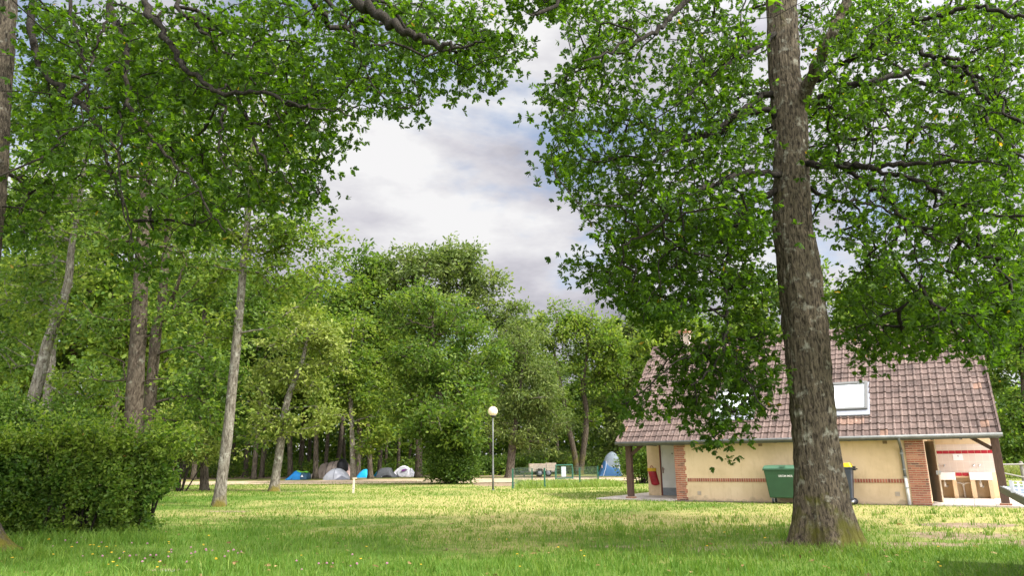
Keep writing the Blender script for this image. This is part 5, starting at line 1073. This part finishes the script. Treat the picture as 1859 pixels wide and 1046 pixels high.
def build_rail():
    D = 44.0; a = at(1812, 840, D); r = thing('rail_fence', (a[0], D, 0), 'grey wooden post and rail fence by the meadow beyond the house', 'fence'); w = wood_mat('grey rail', (.13, .12, .10), (.26, .24, .20), 1)
    for px in (1853, 1925, 2000):
        x = at(px, 840, D)[0] - a[0]; mb = MB(); mb.lathe([(.10, -.2), (.10, 1.1), (.08, 1.16), (.02, 1.18)], (x, 0, 0), 10); mb.build('post', w, r)
    x1 = at(2010, 840, D)[0] - a[0]; mb = MB(); mb.tube([(-1.5, -.12, .98), (x1 * .5, -.13, 1.0), (x1, -.12, .98)], .055, 8); mb.build('rail', w, r); mb = MB(); mb.tube([(-.2, -.2, .55), (1.6, -.5, .12)], .05, 7); mb.build('fallen_rail', w, r)
build_rail()
# ------------------------------------------------------------------ trees further off
MIDT = dict(ncl=420, per=34, lsize=.17, crad=.5)
px_tree('oak_tree', 'slim leaning oak with pale grey trunk and light green crown, standing on the lawn', 'tree', 25.0,
    [(397, 922), (404, 860), (412, 800), (421, 710), (430, 620), (437, 540), (443, 470), (450, 390), (456, 300), (462, 200), (466, 100)], [.23, .20, .19, .18, .172, .16, .145, .13, .10, .07, .04],
    [(545, 425, 80, 45), (585, 500, 48, 40), (510, 500, 60, 50), (530, 350, 70, 50), (390, 500, 50, 45), (370, 390, 75, 60), (470, 280, 110, 70), (480, 150, 130, 90), (410, 590, 45, 30), (575, 560, 35, 25), (500, 590, 40, 30), (600, 440, 35, 35), (610, 510, 30, 30), (480, 430, 60, 50), (410, 420, 60, 60)], 640, 34, .17, 'light_leaf', 'bark_mid', 101, .5, limb_r=.008, flat=.5)
px_tree('oak_tree', 'short oak with bent pale trunk and yellowish crown, left of the blue tent', 'tree', 39.0,
    [(497, 893), (500, 870), (506, 830), (513, 780), (521, 730), (535, 690), (550, 650), (560, 600)], [.29, .25, .24, .23, .2, .17, .13, .07],
    [(545, 600, 70, 45), (500, 680, 55, 45), (590, 690, 50, 40), (545, 765, 55, 40), (485, 755, 45, 40), (600, 625, 45, 35), (480, 815, 28, 18), (620, 745, 35, 25)], 330, 34, .22, 'yellow_leaf', 'bark_mid', 102, .62, limb_r=.009, flat=.55)
px_tree('oak_tree', 'stout ivy grown oak with brown trunk rising behind the hedge', 'tree', 23.5,
    [(240, 900), (241, 800), (245, 700), (252, 600), (256, 500), (262, 400), (268, 250), (275, 100)], [.33, .30, .29, .27, .26, .22, .17, .1],
    [(190, 560, 75, 50), (325, 590, 55, 45), (200, 430, 100, 70), (330, 450, 85, 60), (250, 280, 150, 90), (260, 120, 170, 100), (160, 655, 75, 38), (320, 690, 55, 35)], 480, 34, .16, 'mid_leaf', 'bark_brown', 103, .45, limb_r=.011, flat=.5)
px_tree('oak_tree', 'brown trunked oak just behind the ivy grown oak, with a forked dark limb', 'tree', 33.0,
    [(263, 885), (268, 800), (275, 700), (285, 600), (292, 560), (300, 480), (310, 350), (320, 200)], [.30, .27, .26, .25, .24, .2, .15, .1],
    [(345, 520, 85, 55), (385, 640, 70, 45), (335, 735, 55, 45), (330, 380, 110, 80), (400, 740, 50, 40), (320, 795, 50, 24), (240, 700, 45, 40), (330, 230, 140, 90)], 430, 34, .22, 'mid_leaf', 'bark_brown', 104, .6, limb_r=.012,
    trunks=[([(288, 580), (305, 555, -.5), (318, 530, -.8), (328, 500, -1.0), (340, 470, -1.2)], [.14, .11, .09, .07, .04])])
px_tree('oak_tree', 'oak with a strongly leaning grey trunk behind the left end of the hedge', 'tree', 25.5,
    [(30, 900), (50, 770), (70, 690), (88, 620), (108, 565), (124, 510), (131, 440), (150, 330), (165, 200)], [.27, .22, .21, .20, .18, .16, .13, .10, .06],
    [(55, 520, 85, 60), (150, 590, 60, 45), (15, 640, 60, 50), (130, 700, 55, 35), (100, 380, 120, 80), (130, 220, 150, 100), (30, 440, 60, 50)], 440, 34, .17, 'mid_leaf', 'bark_mid', 105, .5, limb_r=.011, flat=.5)
px_tree('oak_tree', 'straight pale trunked tree in the wood at far left, seen over the hedge', 'tree', 37.0,
    [(84, 890), (86, 750), (90, 690), (95, 600), (100, 480), (110, 300)], [.3, .28, .26, .24, .2, .1],
    [(60, 600, 75, 60), (30, 735, 60, 40), (160, 680, 75, 50), (90, 480, 110, 80), (120, 330, 130, 100), (170, 760, 60, 40), (0, 520, 70, 70)], 430, 34, .25, 'light_leaf', 'bark_mid', 106, .65, limb_r=.012)
px_tree('forest_tree', 'dark leafy tree filling the wood between the brown oak and the leaning grey oak', 'tree', 42.0,
    [(372, 885), (370, 800), (366, 700), (372, 560), (380, 400)], [.25, .22, .2, .15, .08],
    [(370, 620, 70, 60), (340, 700, 60, 50), (420, 690, 60, 50), (390, 770, 60, 40), (440, 780, 45, 35), (380, 500, 90, 70), (400, 380, 100, 80), (330, 800, 45, 25), (450, 560, 70, 60)], 460, 36, .28, 'deep_leaf', 'bark_far', 107, .7)
# middle distance behind the lawn
px_tree('oak_tree', 'tallest oak of the tree line with broad domed crown, centre of the view', 'tree', 66.0,
    [(760, 862), (760, 800), (755, 700), (748, 600), (750, 520), (760, 470)], [.34, .32, .30, .26, .2, .1],
    [(700, 515, 45, 40), (755, 478, 65, 32), (835, 482, 65, 34), (890, 530, 48, 42), (930, 590, 42, 50), (690, 585, 40, 45), (800, 560, 100, 60), (915, 680, 50, 60), (740, 680, 80, 60), (670, 650, 30, 40), (940, 650, 25, 40), (780, 500, 110, 46), (905, 560, 55, 50), (935, 620, 45, 55), (830, 470, 60, 30), (720, 490, 50, 36)], 1050, 40, .36, 'grey_leaf', 'bark_far', 110, .85, limb_r=.018)
px_tree('oak_tree', 'rounded bright green tree in front of the tallest oak, foliage almost to the grass', 'tree', 52.0,
    [(818, 874), (812, 820), (800, 740), (790, 660), (785, 580)], [.36, .32, .28, .2, .1],
    [(782, 555, 82, 38), (735, 590, 50, 40), (840, 590, 55, 40), (900, 655, 42, 40), (790, 660, 95, 50), (825, 750, 62, 50, -4), (735, 730, 50, 45), (860, 700, 55, 40), (775, 775, 48, 44, -2), (830, 790, 50, 34, -3)], 780, 40, .27, 'mid_leaf', 'bark_far', 111, .7, limb_r=.014)
px_tree('willow', 'soft grey green willow right of the lamp post', 'tree', 62.0,
    [(925, 862), (928, 830), (934, 780), (942, 720), (950, 660)], [.4, .36, .3, .2, .1],
    [(940, 690, 45, 50), (972, 735, 40, 50), (935, 770, 42, 48), (900, 765, 30, 48), (985, 670, 35, 40), (955, 620, 48, 45), (965, 790, 44, 32), (1000, 760, 40, 44), (985, 720, 50, 50)], 620, 46, .34, 'grey_leaf', 'bark_far', 112, .8, tpl=tpl_narrow(), droop=.7)
px_tree('oak_tree', 'open crowned tree forking low into two mossy trunks, behind the trailer', 'tree', 70.0,
    [(1052, 856), (1059, 820), (1064, 780), (1064, 740), (1058, 705), (1062, 670), (1068, 630), (1072, 590)], [.34, .30, .28, .26, .23, .19, .13, .07],
    [(1005, 590, 45, 38), (1060, 600, 50, 40), (1110, 640, 40, 42), (1035, 655, 40, 32), (978, 640, 32, 40), (1090, 690, 38, 28), (1015, 735, 30, 20), (1075, 750, 28, 18), (1035, 600, 60, 46), (1090, 610, 50, 40), (970, 600, 36, 40), (1100, 660, 50, 40)], 560, 34, .32, 'light_leaf', 'bark_brown', 113, .75,
    trunks=[([(1048, 856), (1041, 815), (1031, 770), (1023, 725), (1016, 690), (1008, 650), (1000, 610)], [.3, .26, .24, .21, .17, .12, .06])], limb_r=.02)
px_tree('forest_tree', 'dull green tree between the forked tree and the house roof', 'tree', 74.0,
    [(1118, 858), (1116, 800), (1120, 720), (1130, 640)], [.35, .3, .25, .12],
    [(1140, 625, 45, 40), (1165, 680, 40, 50), (1105, 735, 40, 42), (1150, 590, 50, 28), (1120, 790, 40, 40), (1090, 800, 30, 36), (1170, 760, 40, 50), (1130, 600, 60, 36), (1180, 620, 50, 44)], 560, 38, .38, 'grey_leaf', 'bark_far', 114, .85)
px_tree('forest_tree', 'tree showing above the ridge beside the chimney', 'tree', 60.0,
    [(1255, 858), (1255, 760), (1250, 660), (1250, 600)], [.4, .35, .25, .1],
    [(1205, 625, 50, 40), (1270, 615, 55, 35), (1330, 610, 50, 36), (1190, 700, 35, 50), (1230, 580, 45, 25), (1300, 680, 60, 50)], 380, 38, .34, 'light_leaf', 'bark_far', 115, .8)
px_tree('forest_tree', 'tree behind the roof seen between the oak trunk and its right hand leaves', 'tree', 58.0,
    [(1545, 858), (1545, 700), (1540, 560)], [.4, .3, .12],
    [(1530, 540, 60, 50), (1580, 600, 60, 50), (1480, 600, 60, 50), (1620, 560, 60, 60), (1680, 600, 60, 60)], 330, 36, .34, 'mid_leaf', 'bark_far', 116, .8)
px_tree('forest_tree', 'broad tree beyond the meadow at the right end of the house', 'tree', 50.0,
    [(1870, 858), (1868, 780), (1860, 700), (1855, 620)], [.4, .34, .26, .12],
    [(1850, 610, 55, 45), (1845, 690, 48, 50), (1880, 760, 60, 48), (1835, 775, 26, 36), (1920, 650, 70, 70), (1860, 800, 40, 26), (1780, 640, 40, 60)], 520, 40, .27, 'mid_leaf', 'bark_far', 117, .7)
px_tree('forest_tree', 'light crowned tree left of the tallest oak, above the brown tent', 'tree', 60.0,
    [(642, 866), (640, 820), (637, 740), (630, 660)], [.25, .22, .19, .1],
    [(612, 600, 45, 36), (650, 590, 40, 30), (620, 670, 55, 50), (665, 720, 50, 50), (600, 735, 45, 35), (680, 790, 45, 26), (560, 640, 45, 50)], 460, 38, .31, 'light_leaf', 'bark_mid', 118, .75)
# bushes
px_bush('shrub', 'dark glossy shrub at the foot of the bright green tree', 'shrub', 49.5, 820, [(825, 853, 40, 24), (792, 852, 24, 20), (812, 825, 36, 30), (848, 842, 22, 24), (830, 800, 38, 28)], 520, .17, 'deep_leaf', 120)
px_bush('bush', 'leafy bush hiding one side of the steel blue tent', 'shrub', 47.0, 1160, [(1150, 845, 28, 22), (1165, 825, 30, 26), (1185, 845, 30, 26), (1200, 820, 30, 34)], 360, .15, 'mid_leaf', 121)
px_bush('hedge', 'low dark hedge along the camp, behind the lamp post', 'hedge', 72.0, 905, [(x, 848, 14, 11) for x in range(858, 975, 12)], 420, .2, 'deep_leaf', 122)
px_bush('bush', 'green bush behind the trailer', 'shrub', 74.0, 1000, [(985, 840, 26, 16), (1015, 838, 30, 18), (1080, 838, 28, 18), (955, 838, 24, 18)], 300, .22, 'grey_leaf', 123)
px_bush('bush', 'pale leaved bush on the edge of the wood, seen right over the hedge', 'shrub', 40.0, 330, [(335, 800, 34, 26), (315, 770, 28, 26), (365, 815, 30, 22)], 190, .17, 'yellow_leaf', 124)
px_bush('bush', 'tall light bush behind the left half of the hedge', 'shrub', 24.0, 130, [(130, 770, 45, 40), (60, 780, 50, 45), (180, 790, 40, 40), (10, 760, 40, 50)], 330, .12, 'deep_leaf', 125)

# ------------------------------------------------------------------ the wood behind
def forest():
    rg = np.random.default_rng(77); protos = []
    spec = [([(0, 0), (2, -120), (-3, -240), (4, -330)], [(0, -230, 60, 50), (-45, -180, 40, 40), (50, -190, 42, 40), (10, -310, 55, 55), (-30, -270, 45, 45), (40, -130, 35, 25)], 'mid_leaf'),
            ([(0, 0), (8, -100), (20, -200), (25, -330)], [(20, -220, 60, 45), (-30, -250, 50, 45), (65, -270, 45, 45), (20, -340, 55, 50), (-25, -150, 38, 28)], 'deep_leaf'),
            ([(0, 0), (-6, -110), (-16, -220), (-10, -350)], [(-15, -200, 62, 50), (40, -240, 48, 44), (-60, -260, 44, 44), (-10, -330, 60, 50), (35, -160, 35, 28), (-55, -150, 35, 26)], 'light_leaf')]
    labs = ['tall mid green tree with bare lower trunk in the shaded wood behind the camp', 'dark leaved tree with leaning bare trunk in the shaded wood behind the camp', 'lighter leaved tree with slim trunk in the shaded wood behind the camp']
    first = [(573, 64.5), (461, 66.0), (673, 64.0)]
    for i, (tp, lb, lf) in enumerate(spec):
        cx, D = first[i]; by = 864
        protos.append(px_tree('forest_tree', labs[i], 'tree', D, [(cx + a, by + b) for a, b in tp], [.25, .21, .17, .08], [(cx + l[0], by + l[1], l[2], l[3]) for l in lb], 300, 36, .40, lf, 'bark_far', 200 + i, .9, group='trees of the shaded wood', limb_r=.016, dead=0))
    more = [(445, 72), (475, 70), (528, 69), (545, 75), (590, 72), (612, 78), (649, 66), (688, 69), (722, 73), (740, 82), (700, 88), (655, 86), (505, 84), (420, 80), (400, 68), (352, 66), (335, 74), (310, 62), (560, 90), (480, 92), (625, 94), (285, 80), (250, 60), (215, 70), (180, 56), (140, 66), (100, 60), (55, 66), (20, 56), (-30, 62), (-80, 50), (860, 84), (890, 90), (960, 86), (1015, 92), (1060, 96), (1130, 92), (1190, 84), (1240, 92), (1310, 80), (780, 90), (820, 80)]
    for j, (px, D) in enumerate(more):
        k = int(rg.integers(3)) if j > 8 else (j * 2 + 1) % 3; p = at(px, 862, D); s = float(rg.uniform(.82, 1.15)) * (1.12 if px < 350 else (.85 if px > 700 else 1.0))
        copy_tree(protos[k], (p[0], D, float(gz(p[0], D)) - .05), float(rg.uniform(0, 6.28)), (s, s, s * float(rg.uniform(.9, 1.1))), labs[k], 'trees of the shaded wood')
    # right-hand trees beyond the house
    for j, (px, D, s) in enumerate(((1420, 66, 1.05), (1640, 64, 1.0), (1740, 70, 1.0), (1980, 56, 1.1), (2080, 60, 1.1), (1370, 84, 1.0))):
        p = at(px, 862, D); copy_tree(protos[j % 3], (p[0], D, float(gz(p[0], D))), j * 1.7, s, 'tree in the row beyond the house, showing over its roof', 'trees beyond the house')
forest()
def far_wood():
    rg = np.random.default_rng(88); n = 120000; t = rg.uniform(0, 1, n); y = rg.uniform(96, 112, n); x = -95 + 185 * t; top = 9 + 5 * fbm(np.stack([x * .12, y * .1, x * 0], 1), 3, 3)
    z = rg.uniform(0, 1, n) ** 1.3 * top + gz(x, y); pos = np.stack([x, y, z], 1); k = fbm(pos * .45, 9, 3) > .34; pos = pos[k]; n = len(pos)
    nr = norm(rg.normal(size=(n, 3)) + np.array([0, -.3, .6])); d = rg.normal(size=(n, 3)); v, f, s, r = leaves_arrays(pos, d, nr, .75 * rg.uniform(.6, 1.3, n), np.clip(rg.uniform(0, .9, n), 0, .9), tpl_simple())
    tag(link('far_wood', mesh_np('far_wood', v, f, s, {'rnd': r}), M['mid_leaf']), 'green mass of the wood closing the view behind the trunks', 'wood', kind='stuff')
    n = 62000; x = rg.uniform(-75, 34, n); y = rg.uniform(70, 97, n); z = rg.uniform(0, 1, n) ** 1.6 * (.7 + 3.6 * np.clip(fbm(np.stack([x * .3, y * .3, x * 0], 1), 4, 3) - .3, 0, 1)) + gz(x, y)
    pos = np.stack([x, y, z], 1); nr = norm(rg.normal(size=(n, 3)) * .7 + np.array([0, -.2, .8])); v, f, s, r = leaves_arrays(pos, rg.normal(size=(n, 3)), nr, .34 * rg.uniform(.6, 1.3, n), rg.uniform(.1, .9, n), tpl_simple())
    tag(link('undergrowth', mesh_np('undergrowth', v, f, s, {'rnd': r}), M['mid_leaf']), 'low green undergrowth on the floor of the wood', 'undergrowth', kind='stuff')
far_wood()

# ------------------------------------------------------------------ flowers in the near grass
def flowers():
    rg = np.random.default_rng(55); stem = plain('flower stem', (.06, .13, .02), .6)
    def proto(kind):
        r = thing(kind, (0, 0, 0), 'x', 'flower'); h = .13 if kind == 'clover_flower' else .15; mb = MB(); mb.tube([(0, 0, -.02), (.006, .004, h * .6), (0, 0, h)], [.003, .0025, .002], 5); mb.build('stem', stem, r)
        if kind == 'clover_flower':
            mb = MB()
            for i in range(60):
                a = rg.uniform(0, 6.28); c = rg.uniform(-.5, 1); q = np.array([math.cos(a) * math.sqrt(1 - c * c), math.sin(a) * math.sqrt(1 - c * c), c]); p = np.array([0, 0, h + .004]); mb.bar(p, p + q * .017 * rg.uniform(.8, 1.1), .005)
            mb.build('bloom', plain('clover bloom', (.34, .17, .22), .7, .3, 60), r)
        else:
            mb = MB()
            for i in range(26):
                a = i * 2.4; t = .15 + .5 * rg.uniform(); q = np.array([math.cos(a) * math.cos(t), math.sin(a) * math.cos(t), math.sin(t)]); p = np.array([0, 0, h]); mb.bar(p, p + q * .021, .0075, .002)
            mb.build('bloom', plain('yellow bloom', (.62, .40, .02), .6, .12, 60), r)
        return r
    P = [(540, 512), (435, 552), (680, 470), (718, 474), (690, 626), (855, 645), (1000, 650), (1085, 652), (1142, 622), (1035, 592), (1105, 514), (850, 510), (1235, 537), (1260, 642), (1440, 598), (1570, 682), (1735, 585), (1215, 664), (1345, 686), (1605, 625), (1640, 600), (1190, 705), (640, 520), (1310, 640)]
    cl = [(x / 4.6475, 880 + y / 4.6475) for x, y in P] + [(300 + x / 3.098, 860 + y / 3.098) for x, y in ((28, 458), (12, 495), (115, 515), (165, 462), (225, 450), (262, 447), (350, 463), (380, 460), (405, 468), (330, 495), (765, 562), (860, 535), (905, 540), (940, 525), (1040, 540), (1075, 545), (1245, 545), (735, 520), (1050, 485), (140, 440), (425, 455))]
    Y = [(400, 512), (595, 577), (780, 548), (750, 560), (825, 575), (890, 572), (970, 547), (1040, 600), (930, 625), (770, 635), (905, 708), (942, 715), (980, 728), (90, 678), (1335, 724), (1415, 618), (1420, 518), (1712, 540), (1755, 465), (1815, 678), (1370, 180), (1565, 157), (440, 628), (1318, 754)]
    ye = [(x / 4.6475, 880 + y / 4.6475) for x, y in Y] + [(300 + x / 3.098, 860 + y / 3.098) for x, y in ((763, 482), (1097, 512), (1438, 537), (210, 420), (240, 372), (15, 408), (280, 514), (1130, 437), (932, 355), (1765, 388))] + [(900 + x / 3.098, 860 + y / 3.098) for x, y in ((120, 488), (352, 447), (480, 464), (500, 492), (135, 548), (1225, 288), (1290, 357), (1520, 395), (1488, 315), (62, 385), (1192, 440))] + [(1706, 1003), (1706, 1032), (1710, 1039), (1496, 986)]
    for kind, lst, lab, grp in (('clover_flower', cl, 'pink clover head on a thin stem in the near grass', 'pink clover heads'), ('yellow_flower', ye, 'small yellow flower on a thin stem in the lawn', 'yellow flowers in the lawn')):
        pr = proto(kind)
        for i, (px, py) in enumerate(lst):
            p = gnd(px, min(py, 1044) + 7); s = float(rg.uniform(.6, .95))
            if i == 0: pr.location = p; pr['label'] = lab; pr['group'] = grp
            else: copy_tree(pr, p, float(rg.uniform(0, 6)), s, lab, grp)
flowers()
